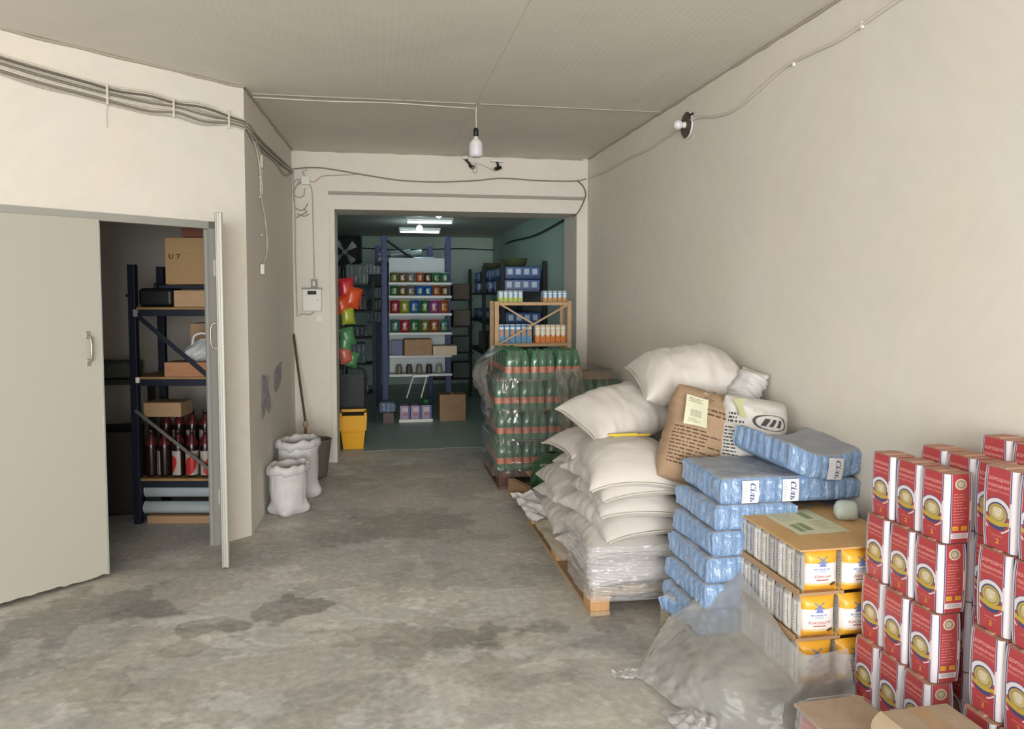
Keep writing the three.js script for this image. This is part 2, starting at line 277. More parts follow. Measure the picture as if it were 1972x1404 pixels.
// a filled woven sack lying flat: tube of cloth sewn flat at both ends, length along x
function sackGeo(L, W, T, seed, o = {}) {
  const { bend = 0, side = 0, sq = 2.6, wr = 1, flatB = 0.5, twist = 0, corner = 1, flare = 0.1 } = o, r = rng(seed), k = r() * 50, nu = 56, nv = 56;
  const f = (u, v) => {
    const a = v * 2 * PI, s = 2 * u - 1, e = Math.abs(s), ends = Math.pow(e, 5);
    const w = W / 2 * (0.93 + flare * Math.pow(e, 3)), t = T / 2 * Math.pow(Math.max(0, 1 - Math.pow(e, 3.2)), 0.62) + 0.004;
    const c = Math.cos(a), sn = Math.sin(a), q = 2 / sq;
    let z = w * Math.sign(c) * Math.pow(Math.abs(c), q * lerp(1, 0.95, e)), y = t * Math.sign(sn) * Math.pow(Math.abs(sn), q);
    const edge = Math.pow(Math.abs(z) / w, 4);
    let x = s * L / 2 * (1 - 0.055 * (1 - edge) * e * e * corner);
    if (y < 0) y *= lerp(1, flatB, 1 - e * e * 0.5);
    // soft wrinkles: radiating near the seams, long dents along the body
    const wn = (fbm(s * 3 + k, z * 16 + k, y * 5, 3) * 0.020 * (0.25 + ends * 0.6) + fbm(s * 2.2 + k, z * 3 + 5, y * 4 + k, 3) * 0.022 + Math.abs(N(s * 5 + k, z * 7, k)) * 0.010) * wr * (t / (T / 2) * 0.75 + 0.25);
    y += sn * wn * 0.9; z += c * wn * 0.8;
    // drape
    y += bend * (x * x) / (L * L / 4) + side * (z * z) / (W * W / 4) + twist * (x / L) * (z / W);
    return [x, y, z];
  };
  return mergeVerts(sheet(f, nu, nv));
}
function mergeVerts(g) { g.deleteAttribute('normal'); g = mergeVertices(g, 1e-5); g.computeVertexNormals(); return g; }
function sack(label, p, r, L, W, T, seed, o = {}, m = mSack, group = 'white woven sacks piled on the pallet') {
  const t = thing('woven_sack', label, 'sack', p, null, group); t.rotation.order = 'YXZ'; t.rotation.set(r[0], r[1], r[2]);
  part(t, 'sack_body', sackGeo(L, W, T, seed, o), m);
  for (const s of [-1, 1]) { // sewn seam with its stitched fold
    const pts = []; for (let i = 0; i <= 12; i++) { const z = (i / 12 - 0.5) * W * 0.99, x = s * L / 2 * (1 - 0.05 * (1 - Math.pow(Math.abs(z) / (W / 2), 4)) * (o.corner ?? 1)); pts.push([x + s * 0.004, (o.bend ?? 0) * (x * x) / (L * L / 4) + (o.side ?? 0) * (z * z) / (W * W / 4) + (o.twist ?? 0) * (x / L) * (z / W), z]); }
    part(t, 'sewn_seam', tube(pts, 0.006, 5, 24), mThread);
  }
  return t;
}
const GS = 'white woven sacks piled on the pallet';
// near column, ends toward the gate (length along z)
const yb = 0.144;
[[1.27, 0.075, -3.86, 0.00, 0.50, 'bottom sack of the near stack, film wrapped'], [1.285, 0.195, -3.88, -0.03, 0.50, 'second sack from the pallet in the near stack'], [1.30, 0.300, -3.87, 0.10, 0.47, 'third sack from the pallet in the near stack'], [1.32, 0.405, -3.86, -0.05, 0.46, 'fourth sack from the pallet in the near stack'], [1.30, 0.500, -3.87, 0.05, 0.47, 'fifth sack up, below the topmost of the near stack']].forEach(([x, y, z, ry, W, lab], i) =>
  sack('white woven ' + lab, [x, yb + y, z], [0, PI / 2 + ry, 0], 0.74, W, 0.165, 100 + i, { bend: -0.035, side: -0.02, flatB: 0.75, twist: (i % 2 ? 0.03 : -0.03) }, mSack, GS));
sack('plump white sack topping the near stack, corners drooping toward blue packs', [1.335, 0.732, -3.88], [0.05, PI / 2 - 0.10, 0], 0.78, 0.53, 0.20, 120, { bend: -0.075, side: -0.04, flatB: 0.55 }, mSack, GS);
// far column of the pallet
for (let i = 0; i < 5; i++) sack(['bottom', 'second', 'third', 'fourth', 'fifth'][i] + ' white sack of the far stack toward the bottles', [(i < 3 ? 1.29 : 1.41) + (i % 2) * 0.03, yb + 0.07 + i * 0.103, (i < 3 ? -4.66 : -4.58) - (i % 2) * 0.03], [0, PI / 2 + (i % 2 ? 0.08 : -0.06), 0], 0.72, 0.48, 0.16, 140 + i, { bend: -0.03, side: -0.03, flatB: 0.75 }, mSack, GS);
sack('flat creased white sack lying right under the tilted plump one', [1.42, 0.725, -4.38], [0.0, 0.12, 0.02], 0.76, 0.48, 0.16, 150, { bend: -0.03, side: -0.02 }, mSack, GS);
// right column against the wall
for (let i = 0; i < 5; i++) sack(['bottom', 'second', 'third', 'fourth', 'fifth'][i] + ' white sack of the stack along the cream wall', [1.80, yb + 0.07 + i * 0.105, -3.86], [0, PI / 2 + (i % 2 ? 0.05 : -0.05), 0], 0.74, 0.48, 0.165, 160 + i, { bend: -0.02, side: -0.015, flatB: 0.75 }, mSack, GS);
for (let i = 0; i < 7; i++) sack(['bottom', 'second', 'third', 'fourth', 'fifth', 'sixth', 'seventh'][i] + ' white sack of the far wall-side stack', [1.80, yb + 0.07 + i * 0.11, -4.62], [0, PI / 2 + (i % 2 ? 0.05 : -0.05), 0], 0.72, 0.48, 0.17, 180 + i, { bend: -0.02, side: -0.01, flatB: 0.8 }, mSack, GS);
sack('smooth plump white sack leaning left, pointed corner over the soda', [1.42, 0.925, -4.16], [0.30, 0.30, 0.16], 0.66, 0.48, 0.25, 200, { bend: -0.012, side: -0.012, flatB: 0.9, sq: 2.3, wr: 1.2 }, mSack, GS);
sack('biggest white sack on top, wrinkled, resting against the wall', [1.735, 1.145, -4.02], [0.28, -0.10, 0.07], 0.60, 0.48, 0.29, 210, { bend: -0.012, side: -0.02, flatB: 0.9, sq: 2.2, wr: 1.6 }, mSack, GS);
sack('crumpled white sack wedged between wall and topmost sack', [1.955, 1.095, -3.74], [0.2, 0.5, 1.0], 0.2, 0.16, 0.14, 215, { wr: 1.6, flatB: 1, sq: 2.2 }, mSack2, GS);

// printed standing sacks
const lineText = (g, x, y, w, n, dy, col, seed, th = 5) => { const r = rng(seed); g.fillStyle = col; for (let i = 0; i < n; i++) { let xx = x; const end = x + w * (0.55 + 0.45 * r()); while (xx < end) { const ww = 6 + r() * 20; g.fillRect(xx, y + i * dy + (r() - 0.5) * 1.5, Math.min(ww, end - xx), th); xx += ww + 3 + r() * 4; } } };
// print runs across the sack: canvas x is the height, lower half of the canvas is the front, left to right downwards
const colText = (g, x, y, len, n, dx, col, seed, th = 5) => { const r = rng(seed); g.fillStyle = col; for (let i = 0; i < n; i++) { let yy = y; const end = y + len * (0.5 + 0.5 * r()); while (yy < end) { const l = 4 + r() * 14; g.fillRect(x - i * dx, yy, th, Math.min(l, end - yy)); yy += l + 2 + r() * 3; } } };
const brownTex = canvasTex(1024, 512, (g, w, h) => {
  g.fillStyle = '#a98e72'; g.fillRect(0, 0, w, h); const r = rng(5); for (let i = 0; i < 5000; i++) { g.fillStyle = `rgba(${r() < 0.5 ? '90,66,44' : '206,176,140'},0.10)`; g.fillRect(r() * w, r() * h, 2 + r() * 20, 1 + r() * 2); }
  colText(g, 560, 292, 150, 11, 38, 'rgba(66,44,30,0.85)', 9, 13); colText(g, 800, 340, 110, 2, 50, 'rgba(66,44,30,0.8)', 10, 18);
});
const whiteTex = canvasTex(1024, 512, (g, w, h) => {
  g.fillStyle = '#cfccc8'; g.fillRect(0, 0, w, h); const r = rng(6); for (let i = 0; i < 2500; i++) { g.fillStyle = `rgba(120,115,110,0.07)`; g.fillRect(r() * w, r() * h, 2 + r() * 20, 1 + r() * 3); }
  colText(g, 640, 282, 62, 13, 40, 'rgba(50,48,50,0.9)', 19, 17); colText(g, 800, 288, 60, 3, 44, 'rgba(40,38,40,0.9)', 23, 26);
  g.save(); g.translate(760, 405); g.strokeStyle = '#4a484b'; g.lineWidth = 8; g.beginPath(); g.ellipse(0, 0, 88, 40, 0, 0, 2 * PI); g.stroke(); g.lineWidth = 10; for (const d of [-20, -4, 14]) { g.beginPath(); g.moveTo(-44, d); g.lineTo(44, d + 6); g.stroke(); } g.restore();
});
const uprightSack = (L, W, T, seed, o) => sackGeo(L, W, T, seed, o).applyMatrix4(new THREE.Matrix4().makeBasis(V3(0, 1, 0), V3(0, 0, 1), V3(1, 0, 0))).translate(0, L / 2, 0);
{
  const b = thing('paper_sack', 'brown paper sack with printed text lines and hanging pale tag', 'sack', [1.515, 0.655, -3.50], null, null); b.rotation.set(-0.16, 0, -0.30);
  part(b, 'sack_body', uprightSack(0.47, 0.37, 0.25, 33, { flatB: 1, sq: 2.4, wr: 1.5, flare: -0.06, corner: -0.6 }), std(0xffffff, 0.8, { map: brownTex }));
  const tg = canvasTex(256, 320, (g, w, h) => { g.fillStyle = '#d9d8bd'; g.fillRect(0, 0, w, h); lineText(g, 30, 24, 190, 3, 18, '#4c4a3c', 3, 6); g.fillStyle = '#8f9078'; for (let i = 0; i < 40; i++) if ((i * 7) % 5 < 3) g.fillRect(60 + i * 3.2, 150, 2.4, 80); lineText(g, 40, 250, 160, 3, 16, '#6d6b58', 8, 5); });
  part(b, 'paper_tag', sheet((u, v) => [lerp(-0.058, 0.058, u), lerp(-0.075, 0.075, v), 0.008 * Math.sin(u * 3 + v * 2)], 8, 8), std(0xffffff, 0.8, { map: tg, side: THREE.DoubleSide }), [-0.095, 0.345, 0.138], [-0.26, -0.12, 0.02]);
  part(b, 'inner_liner', sheet((u, v) => { const n = N(u * 6, v * 4, 3) + 0.4 * N(u * 16, v * 9, 5); return [lerp(-0.10, 0.21, u) + 0.03 * v + 0.01 * n, 0.415 + 0.09 * v * (0.6 + 0.4 * u) + 0.018 * n, 0.085 - 0.09 * v + 0.03 * n + 0.03 * Math.sin(u * 9)]; }, 40, 16), phy(0xb3a085, 0.25, { transmission: 0.35, thickness: 0, side: THREE.DoubleSide }));
  const w = thing('printed_sack', 'white sack with printed oval emblem and text columns by wall', 'sack', [1.79, 0.66, -3.42], null, null); w.rotation.set(-0.12, 0, -0.17);
  part(w, 'sack_body', uprightSack(0.42, 0.36, 0.22, 41, { flatB: 1, sq: 2.4, wr: 1.6, flare: -0.05, corner: -0.6 }), phy(0xffffff, 0.55, { map: whiteTex }));
  part(w, 'paper_tag', sheet((u, v) => [lerp(-0.09, 0.06, u), 0.012 * Math.sin(u * 5 + v * 3), lerp(-0.05, 0.05, v)], 8, 6), std(0xc9cb9f, 0.8, { side: THREE.DoubleSide }), [-0.05, 0.375, 0.07], [0.9, 0.2, 0]);
}
single('yellow_strip', merge([rbox(0.215, 0.008, 0.028, 0.003, 0.016, 0, 0), rbox(0.16, 0.012, 0.016, 0.003, -0.03, 0.005, 0.008)]), phy(0xe3c33a, 0.3), 'short yellow plastic strip lying on the sacks', 'strip', [1.33, 0.838, -3.86], -0.02);

// open sacks standing by the left wall
function openSack(label, p, ry, W, Hh, seed) {
  const t = thing('open_sack', label, 'sack', p, ry, 'open sacks beside the narrow wall'), k = seed;
  part(t, 'sack_body', mergeVerts(sheet((u, v) => {
    const a = u * 2 * PI, c = Math.cos(a), s = Math.sin(a);
    const base = v < 0.14 ? lerp(0.62, 0.94, Math.pow(v / 0.14, 0.55)) : lerp(0.94, 1.04, (v - 0.14) / 0.86);
    const corner = 1 + (1 - smooth(0, 0.35, v)) * 0.42 * Math.pow(Math.abs(Math.sin(2 * a)), 3);
    const wn = 1 + fbm(c * 2.2 + k, s * 2.2, v * 3 + k, 3) * 0.10 + 0.012 * Math.sin(v * 34 + c * 3) * smooth(0.5, 0.9, v);
    const R = W / 2 * base * corner * wn; return [R * c, v * Hh + 0.012 * N(c * 2 + k, s * 2, 3) * smooth(0.6, 1, v), -R * s * 0.88];
  }, 64, 40)), mSack2);
  // rolled-down rim
  part(t, 'rolled_rim', mergeVerts(sheet((u, v) => { const a = u * 2 * PI, b = v * 2 * PI, c = Math.cos(a), s = Math.sin(a), rr = 0.030 * (1 + 0.35 * N(c * 3 + k, s * 3, 1) + 0.25 * N(c * 8, s * 8, k)), R = W / 2 * 1.02 * (1 + 0.06 * N(c * 2 + k, s * 2, 7)) + Math.cos(b) * rr * 0.7; return [R * c, Hh - 0.006 + 0.02 * N(c * 2 + k, s * 2, 3) + Math.sin(b) * rr * 1.15, -R * s * 0.88]; }, 64, 12)), mSack2);
  part(t, 'contents', sheet((u, v) => { const a = u * 2 * PI, R = W / 2 * 0.98 * v; return [R * Math.cos(a), Hh * 0.80 + 0.05 * (1 - v) + 0.02 * N(Math.cos(a) * 3 * v + k, Math.sin(a) * 3 * v, 2), -R * Math.sin(a) * 0.88]; }, 32, 8), std(0x8f867b, 0.95));
  return t;
}
openSack('shorter open white sack with rolled rim in front', [-0.645, 0, -5.64], 0.74, 0.275, 0.34, 2.3);
openSack('taller open white sack with rolled rim beside bucket', [-0.615, 0, -6.06], 0.66, 0.31, 0.44, 6.1);
{
  const t = thing('bucket', 'dull grey metal bucket standing behind the open sacks', 'bucket', [-0.545, 0, -6.72], 0.3);
  part(t, 'bucket_body', lathe([[0.0, 0.004], [0.1, 0.004], [0.104, 0.01], [0.145, 0.33], [0.138, 0.33], [0.098, 0.014], [0, 0.014]], 32), std(0x77736c, 0.5, { metalness: 0.3 }));
  part(t, 'rim', new THREE.TorusGeometry(0.145, 0.006, 8, 40).rotateX(PI / 2).translate(0, 0.33, 0), std(0x8f8b83, 0.45, { metalness: 0.4 }));
  const bm = thing('broom', 'broom with dark wooden stick leaning in the corner', 'broom', [-0.635, 0.03, -6.90]);
  part(bm, 'stick', tube([[0, 0.42, 0], [-0.06, 0.8, -0.13], [-0.122, 1.2, -0.28]], 0.011, 8), std(0x5b4632, 0.7));
  const r = rng(12), bl = []; for (let i = 0; i < 46; i++) { const a = r() * 6.28, q = r(); bl.push(tube([[0, 0.45, 0], [Math.cos(a) * 0.02 * q, 0.3, Math.sin(a) * 0.02 * q], [Math.cos(a) * 0.06 * q, 0.08 + 0.05 * r(), Math.sin(a) * 0.05 * q + 0.02]], 0.0028, 4, 6)); }
  const br = part(bm, 'bristles', merge(bl), std(0x9c7c52, 0.9));
  part(br, 'binding', cyl(0.020, 0.026, 0.05, 12, 0, 0.41, 0), std(0xb7a489, 0.8));
}

// ------------------------------------------------------------------ red flour packs
const flourTex = canvasTex(1024, 640, (g, w, h) => {
  // one turn round the pack: corner strips are white with blue lines; faces red
  const R = '#b8474c', W = '#e6e0e6', B = '#4a4d7c', Y = '#c9ab45';
  g.fillStyle = R; g.fillRect(0, 0, w, h);
  const per = (2 * (0.12 + 0.10)), px = w / per; // pixels per metre round the pack
  // faces centred: -x face at 0.06 m .. laid out as A(0.12) C(0.10) A C
  const drawFront = (x0) => {
    const fw = 0.12 * px, cx = x0 + fw / 2; g.save();
    g.fillStyle = '#e3a49c'; g.textAlign = 'center'; g.textBaseline = 'middle';
    g.font = 'bold 40px sans-serif'; g.fillText('БОРОШНО', cx, 88, fw * 0.66); g.font = 'bold 32px sans-serif'; g.fillText('ПШЕНИЧНЕ', cx, 140, fw * 0.66); g.font = '24px sans-serif'; g.fillText('ВИЩИЙ ҐАТУНОК', cx, 182, fw * 0.66);
    const ey = 352, rr = 116; // emblem: white arch over a gold medallion, ribbon and blue base
    g.fillStyle = B; g.beginPath(); g.arc(cx, ey, rr + 6, PI * 0.95, PI * 2.05); g.fill();
    g.fillStyle = W; g.beginPath(); g.arc(cx, ey, rr, PI * 0.95, PI * 2.05); g.arc(cx, ey, rr - 30, PI * 2.05, PI * 0.95, true); g.fill();
    g.fillStyle = B; g.beginPath(); g.arc(cx, ey + 6, rr - 30, 0, 2 * PI); g.fill(); g.beginPath(); g.moveTo(cx - 92, ey + 62); g.lineTo(cx + 92, ey + 62); g.lineTo(cx + 56, ey + 122); g.quadraticCurveTo(cx, ey + 146, cx - 62, ey + 116); g.fill();
    g.fillStyle = '#bfa55a'; g.beginPath(); g.arc(cx, ey + 4, rr - 38, 0, 2 * PI); g.fill(); g.fillStyle = '#6f6a55'; g.beginPath(); g.arc(cx, ey, 58, 0, 2 * PI); g.fill(); g.fillStyle = '#cdbb86'; g.beginPath(); g.arc(cx, ey, 54, 0, 2 * PI); g.fill();
    g.fillStyle = '#e0d6c2'; for (const [dx, tilt] of [[-20, -0.35], [0, 0], [20, 0.35]]) for (let i = 0; i < 4; i++) { for (const q of [-1, 1]) { g.beginPath(); g.ellipse(cx + dx * (1.3 - i * 0.25) + q * 6, ey - 34 + i * 17, 5, 10, tilt + q * 0.5, 0, 2 * PI); g.fill(); } }
    g.fillStyle = Y; g.beginPath(); g.moveTo(cx - 128, ey + 30); g.lineTo(cx - 84, ey + 44); g.quadraticCurveTo(cx, ey + 92, cx + 80, ey + 50); g.lineTo(cx + 122, ey + 42); g.lineTo(cx + 110, ey + 78); g.lineTo(cx + 74, ey + 84); g.quadraticCurveTo(cx, ey + 120, cx - 82, ey + 80); g.lineTo(cx - 116, ey + 68); g.fill();
    g.strokeStyle = W; g.lineWidth = 11; g.beginPath(); g.moveTo(cx - 116, ey + 84); g.lineTo(cx - 82, ey + 132); g.stroke(); g.beginPath(); g.moveTo(cx + 34, ey + 148); g.quadraticCurveTo(cx + 100, ey + 118, cx + fw / 2, ey + 40); g.stroke();
    g.fillStyle = '#e7a08e'; g.font = '20px sans-serif'; g.fillText('маса нетто', cx, 530, 120);
    g.fillStyle = '#e9b32d'; g.font = 'bold 56px sans-serif'; g.fillText('2', cx, 575); g.restore();
  };
  const drawSide = (x0) => {
    const fw = 0.10 * px, cx = x0 + fw / 2; g.fillStyle = '#e8d2b2'; g.beginPath(); g.arc(cx, 92, 52, 0, 2 * PI); g.fill(); g.fillStyle = '#9a9384'; g.beginPath(); g.arc(cx, 92, 38, 0, 2 * PI); g.fill(); g.fillStyle = '#cfc9b4'; g.beginPath(); g.arc(cx, 92, 26, 0, 2 * PI); g.fill();
    lineText(g, cx - 62, 180, 120, 11, 26, 'rgba(238,170,160,0.75)', x0 + 3, 9);
    g.fillStyle = '#e9b32d'; g.fillRect(cx - 66, 480, 52, 40); g.fillRect(cx + 12, 480, 52, 40); g.fillStyle = '#b8863a'; g.font = 'bold 26px sans-serif'; g.textAlign = 'center'; g.fillText('UA', cx - 40, 510); g.fillText('2', cx + 38, 510);
    g.fillStyle = '#f0e9ee'; g.fillRect(x0 + 14, 545, fw - 28, 52); g.fillStyle = '#9a8f9a'; for (let i = 0; i < 30; i++) if ((i * 11) % 7 < 4) g.fillRect(cx - 60 + i * 4, 553, 2.6, 34);
  };
  const A = 0.12 * px, Cc = 0.10 * px; drawFront(0); drawSide(A); drawFront(A + Cc); drawSide(2 * A + Cc);
  const edges = [0, A, A + Cc, 2 * A + Cc, w]; // white corner strips
  for (const e of edges) { g.fillStyle = W; g.fillRect(e - 40, 0, 80, h); g.fillStyle = B; g.fillRect(e - 36, 0, 9, 250); g.fillRect(e - 36, 430, 9, 210); g.fillRect(e + 27, 0, 9, h); }
});
const mFlour = phy(0xffffff, 0.32, { map: flourTex, clearcoat: 0.25, clearcoatRoughness: 0.3 });
const mFlourTop = std(0xffffff, 0.75, { map: kraft([182, 142, 122], 71) });
function packGeo(a, c, h, rr = 0.016) { // a along z (big face on -x), c along x; texture runs round from the far -x corner
  const pts = []; const hx = c / 2, hz = a / 2, arc = 4;
  const corner = (cx, cz, a0) => { for (let i = 0; i <= arc; i++) { const t = a0 + (i / arc) * PI / 2; pts.push([cx + Math.cos(t) * rr, cz + Math.sin(t) * rr]); } };
  // order: (-x,-z) -> (-x,+z) -> (+x,+z) -> (+x,-z)
  pts.push([-hx, -hz + rr]); pts.push([-hx, 0]);
  const cc = (cx, cz, a0) => { for (let i = 0; i <= arc; i++) { const t = a0 - (i / arc) * PI / 2; pts.push([cx + Math.cos(t) * rr, cz + Math.sin(t) * rr]); } };
  cc(-hx + rr, hz - rr, PI); pts.push([0, hz]); cc(hx - rr, hz - rr, PI / 2); pts.push([hx, 0]); cc(hx - rr, -hz + rr, 0); pts.push([0, -hz]); cc(-hx + rr, -hz + rr, -PI / 2);
  const per = [0]; for (let i = 1; i < pts.length; i++) per.push(per[i - 1] + Math.hypot(pts[i][0] - pts[i - 1][0], pts[i][1] - pts[i - 1][1])); const tot = per[per.length - 1];
  const off = rr * 0.785 / tot; const P = [], UV = [], I = [], nv = 6, n = pts.length;
  for (let j = 0; j <= nv; j++) for (let i = 0; i < n; i++) { const v = j / nv, /* outline only */ bulge = 1 + 0.035 * Math.sin(v * PI) - (j === 0 || j === nv ? 0.03 : 0); P.push(pts[i][0] * bulge, v * h, pts[i][1] * bulge); UV.push(per[i] / tot + off, v); }
  for (let j = 0; j < nv; j++) for (let i = 0; i < n - 1; i++) { const p = j * n + i, q = p + 1, r = p + n, s = r + 1; I.push(p, q, s, p, s, r); }
  const g = new THREE.BufferGeometry(); g.setAttribute('position', new THREE.Float32BufferAttribute(P, 3)); g.setAttribute('uv', new THREE.Float32BufferAttribute(UV, 2)); g.setIndex(I); g.computeVertexNormals();
  const sh = new THREE.Shape(pts.map(([x, z]) => new THREE.Vector2(x * 0.975, -z * 0.975))), cap = new THREE.ShapeGeometry(sh).rotateX(-PI / 2);
  return { wrap: g, top: cap.clone().translate(0, h - 0.0002, 0), bottom: cap.clone().rotateX(PI).translate(0, 0.0005, 0), ridge: rbox(c * 0.8, 0.008, a * 0.22, 0.003, 0, h + 0.0005, 0, 1) };
}
const flour0 = (() => { const t = new THREE.Group(); t.name = 'flour_pack'; const g = packGeo(0.12, 0.10, 1 * 0.225); part(t, 'printed_wrap', g.wrap, mFlour); part(t, 'top_fold', merge([g.top, g.ridge]), mFlourTop); part(t, 'bottom_fold', g.bottom, mFlourTop); return t; })();
const flourR = rng(77);
function flour(x, y, z, hb, label, group) { const c = flour0.clone(); c.name = numbered('flour_pack'); c.userData = { label, category: 'flour pack', group }; c.position.set(x, y, z); c.scale.set(1, hb / 0.225, 1); c.rotation.y = (flourR() - 0.5) * 0.05; scene.add(c); }
const rowsName = ['bottom row', 'second row up', 'third row up', 'top row'];
for (let r = 0; r < 4; r++) for (let c = 0; c < 3; c++) flour(1.82 - (3 - r) * 0.019 + (flourR() - 0.5) * 0.006, 0.133 + r * 0.2245, -2.13 - c * 0.126 + (3 - r) * 0.004, 0.222, `red flour pack, ${rowsName[r]} of the far block, ${['column facing the taller block', 'middle column', 'column beside the salt'][c]}`, 'far flour block');
for (let r = 0; r < 4; r++) for (let c = 0; c < 3; c++) flour(1.825 - (3 - r) * 0.019 + (flourR() - 0.5) * 0.006, 0.133 + r * 0.241, -1.875 + c * 0.126 + (3 - r) * 0.004, 0.238, `red flour pack, ${rowsName[r]} of the taller block, ${['column next to the far block', 'second column', 'third column'][c]}`, 'taller flour block');
for (let r = 0; r < 4; r++) for (let c = 0; c < 3; c++) flour(1.925, 0.133 + r * 0.235, -2.27 + c * 0.125, 0.232, `red flour pack, ${rowsName[r]} of the line behind, ${['column by the salt', 'middle column', 'third column'][c]}`, 'line of flour behind the blocks');
for (let r = 0; r < 4; r++) for (let c = 0; c < 2; c++) flour(2.013, 0.133 + r * 0.251, -2.10 + c * 0.126, 0.248, `red flour pack, ${rowsName[r]} of the tallest wall-side line, ${['column nearer the salt', 'second column'][c]}`, 'wall-side flour line');

// loose boxes in the foreground
{
  const t = thing('cardboard_box', 'plain brown cardboard box in front of the near flour block', 'box', [1.53, 0, -1.735], 0.02);
  part(t, 'box_body', rbox(0.225, 0.40, 0.31, 0.006, 0, 0.2, 0), mKraftDust);
  part(t, 'flap', sheet((u, v) => [-0.112 - 0.03 * Math.sin(v * PI * 0.9), 0.402 - 0.10 * v + 0.014 * Math.sin(v * PI), lerp(-0.15, 0.15, u)], 8, 8), new THREE.MeshStandardMaterial({ color: 0xc0ab90, roughness: 0.85, side: THREE.DoubleSide }));
  part(t, 'tape', box(0.05, 0.001, 0.3, 0, 0.4008, 0), phy(0xb09570, 0.3));
  const w = thing('wrapped_bundle', 'film wrapped bundle of red flour packs under a cardboard sheet', 'bundle', [1.42, 0.015, -2.02], 0.03);
  const gg = packGeo(0.115, 0.10, 0.225); for (const [i, j] of [[0, 0], [1, 0], [0, 1], [1, 1]]) { const p = part(w, 'flour_pack', gg.wrap, mFlour, [-0.055 + i * 0.11, 0.04, -0.06 + j * 0.122]); p.castShadow = true; }
  part(w, 'cardboard_sheet', rbox(0.235, 0.012, 0.25, 0.003, 0, 0.275, 0), mKraftDust);
  part(w, 'cardboard_tray', rbox(0.235, 0.036, 0.25, 0.003, 0, 0.018, 0), mKraft2);
  part(w, 'film', sheet((u, v) => { const a = u * 2 * PI, c = Math.cos(a), s = Math.sin(a), q = 0.35; const n = 0.008 * N(c * 5, v * 9, s * 5) + 0.004 * N(c * 16, v * 24, s * 16); const x = (0.124 + n) * Math.sign(c) * Math.pow(Math.abs(c), q), z = (0.131 + n) * Math.sign(s) * Math.pow(Math.abs(s), q); return [x, 0.03 + v * 0.255, -z]; }, 60, 20), filmMat(0.82, 0.16));
}
function filmMat(trans = 0.85, rough = 0.12, col = 0xf4f4f4, coat = 0.4) { return new THREE.MeshPhysicalMaterial({ color: col, roughness: rough, transmission: trans, thickness: 0, ior: 1.5, clearcoat: coat, clearcoatRoughness: 0.06, side: THREE.DoubleSide }); }

// ------------------------------------------------------------------ yellow and white food packets in cardboard trays
const packetTex = (word) => canvasTex(256, 384, (g, w, h) => {
  g.fillStyle = '#f4f0ee'; g.fillRect(0, 0, w, h); g.fillStyle = '#eeb23a'; g.fillRect(0, 0, w, 120); g.fillRect(0, 318, w, 66); g.fillStyle = '#f3d38e'; g.fillRect(0, 300, w, 20);
  g.strokeStyle = '#6f82b6'; g.lineWidth = 9; g.beginPath(); g.moveTo(92, 62); g.lineTo(164, 122); g.moveTo(164, 62); g.lineTo(92, 122); g.stroke(); g.fillStyle = '#7f92c8'; g.beginPath(); g.moveTo(114, 100); g.lineTo(142, 100); g.lineTo(156, 150); g.lineTo(100, 150); g.fill();
  lineText(g, 66, 166, 130, 1, 20, '#8fa0d0', 5, 14); lineText(g, 86, 190, 90, 1, 16, '#a9b6dc', 6, 9);
  g.fillStyle = '#b85a55'; g.textAlign = 'center'; g.font = 'bold italic 34px serif'; g.fillText(word, w / 2, 248, 160); g.fillRect(84, 264, 88, 10);
  g.save(); g.translate(206, 312); g.rotate(-0.5); g.fillStyle = '#6b5140'; g.beginPath(); g.ellipse(0, 0, 25, 17, 0, 0, 2 * PI); g.fill(); g.strokeStyle = '#3a2a20'; g.lineWidth = 4; g.beginPath(); g.moveTo(-20, 4); g.quadraticCurveTo(0, -8, 20, -2); g.stroke(); g.restore();
});
const packetSideTex = canvasTex(128, 256, (g, w, h) => { g.fillStyle = '#d4d0c9'; g.fillRect(0, 0, w, h); g.fillStyle = '#f0ece4'; g.fillRect(36, 0, 54, h); g.fillStyle = '#bcb8b2'; g.fillRect(0, 0, w, 26); g.fillStyle = '#8e93a6'; g.fillRect(96, 40, 12, 170); lineText(g, 44, 60, 40, 8, 18, 'rgba(120,120,140,0.7)', 4, 6); g.fillStyle = '#c9b48a'; g.fillRect(0, 232, w, 24); });
const pillow = (w, h, d, k = 0, nu = 10, nv = 12) => { // upright sachet, seals at top and bottom
  const f = (sgn) => sheet((u, v) => { const a = 2 * u - 1, b = 2 * v - 1, t = Math.pow(Math.max(0, 1 - a * a), 0.45) * Math.pow(Math.max(0, 1 - Math.pow(Math.abs(b), 4)), 0.6); return [sgn * a * w / 2 * (1 - 0.04 * (1 - b * b)), v * h, sgn * (d / 2 * t + 0.0015) + 0.004 * N(a * 3 + k, b * 3, k) * t]; }, nu, nv);
  return merge([f(1), f(-1)]);
};
const pkGeo = pillow(0.148, 0.160, 0.06, 1), gusG = (() => { const g = sheet((u, v) => { const a = 2 * u - 1, b = 2 * v - 1; return [-0.074 - 0.012 * Math.sqrt(Math.max(0, 1 - a * a)) * Math.pow(1 - Math.pow(Math.abs(b), 6), 0.5) - 0.003 * N(a * 3, b * 4, 2), 0.002 + v * 0.154, a * 0.0295]; }, 8, 10); return g; })(), gusR = gusG.clone().rotateY(PI);
const mPkSides = [0xffffff, 0xf0efec, 0xcfcfd2].map((c) => phy(c, 0.22, { map: packetSideTex, side: THREE.DoubleSide })), mPkSide = mPkSides[0];  // tint steps paint glints and shadows on the packet sides
const mPk = [phy(0xffffff, 0.3, { map: packetTex('Пшоно') }), phy(0xffffff, 0.3, { map: packetTex('Кукурудза') })];
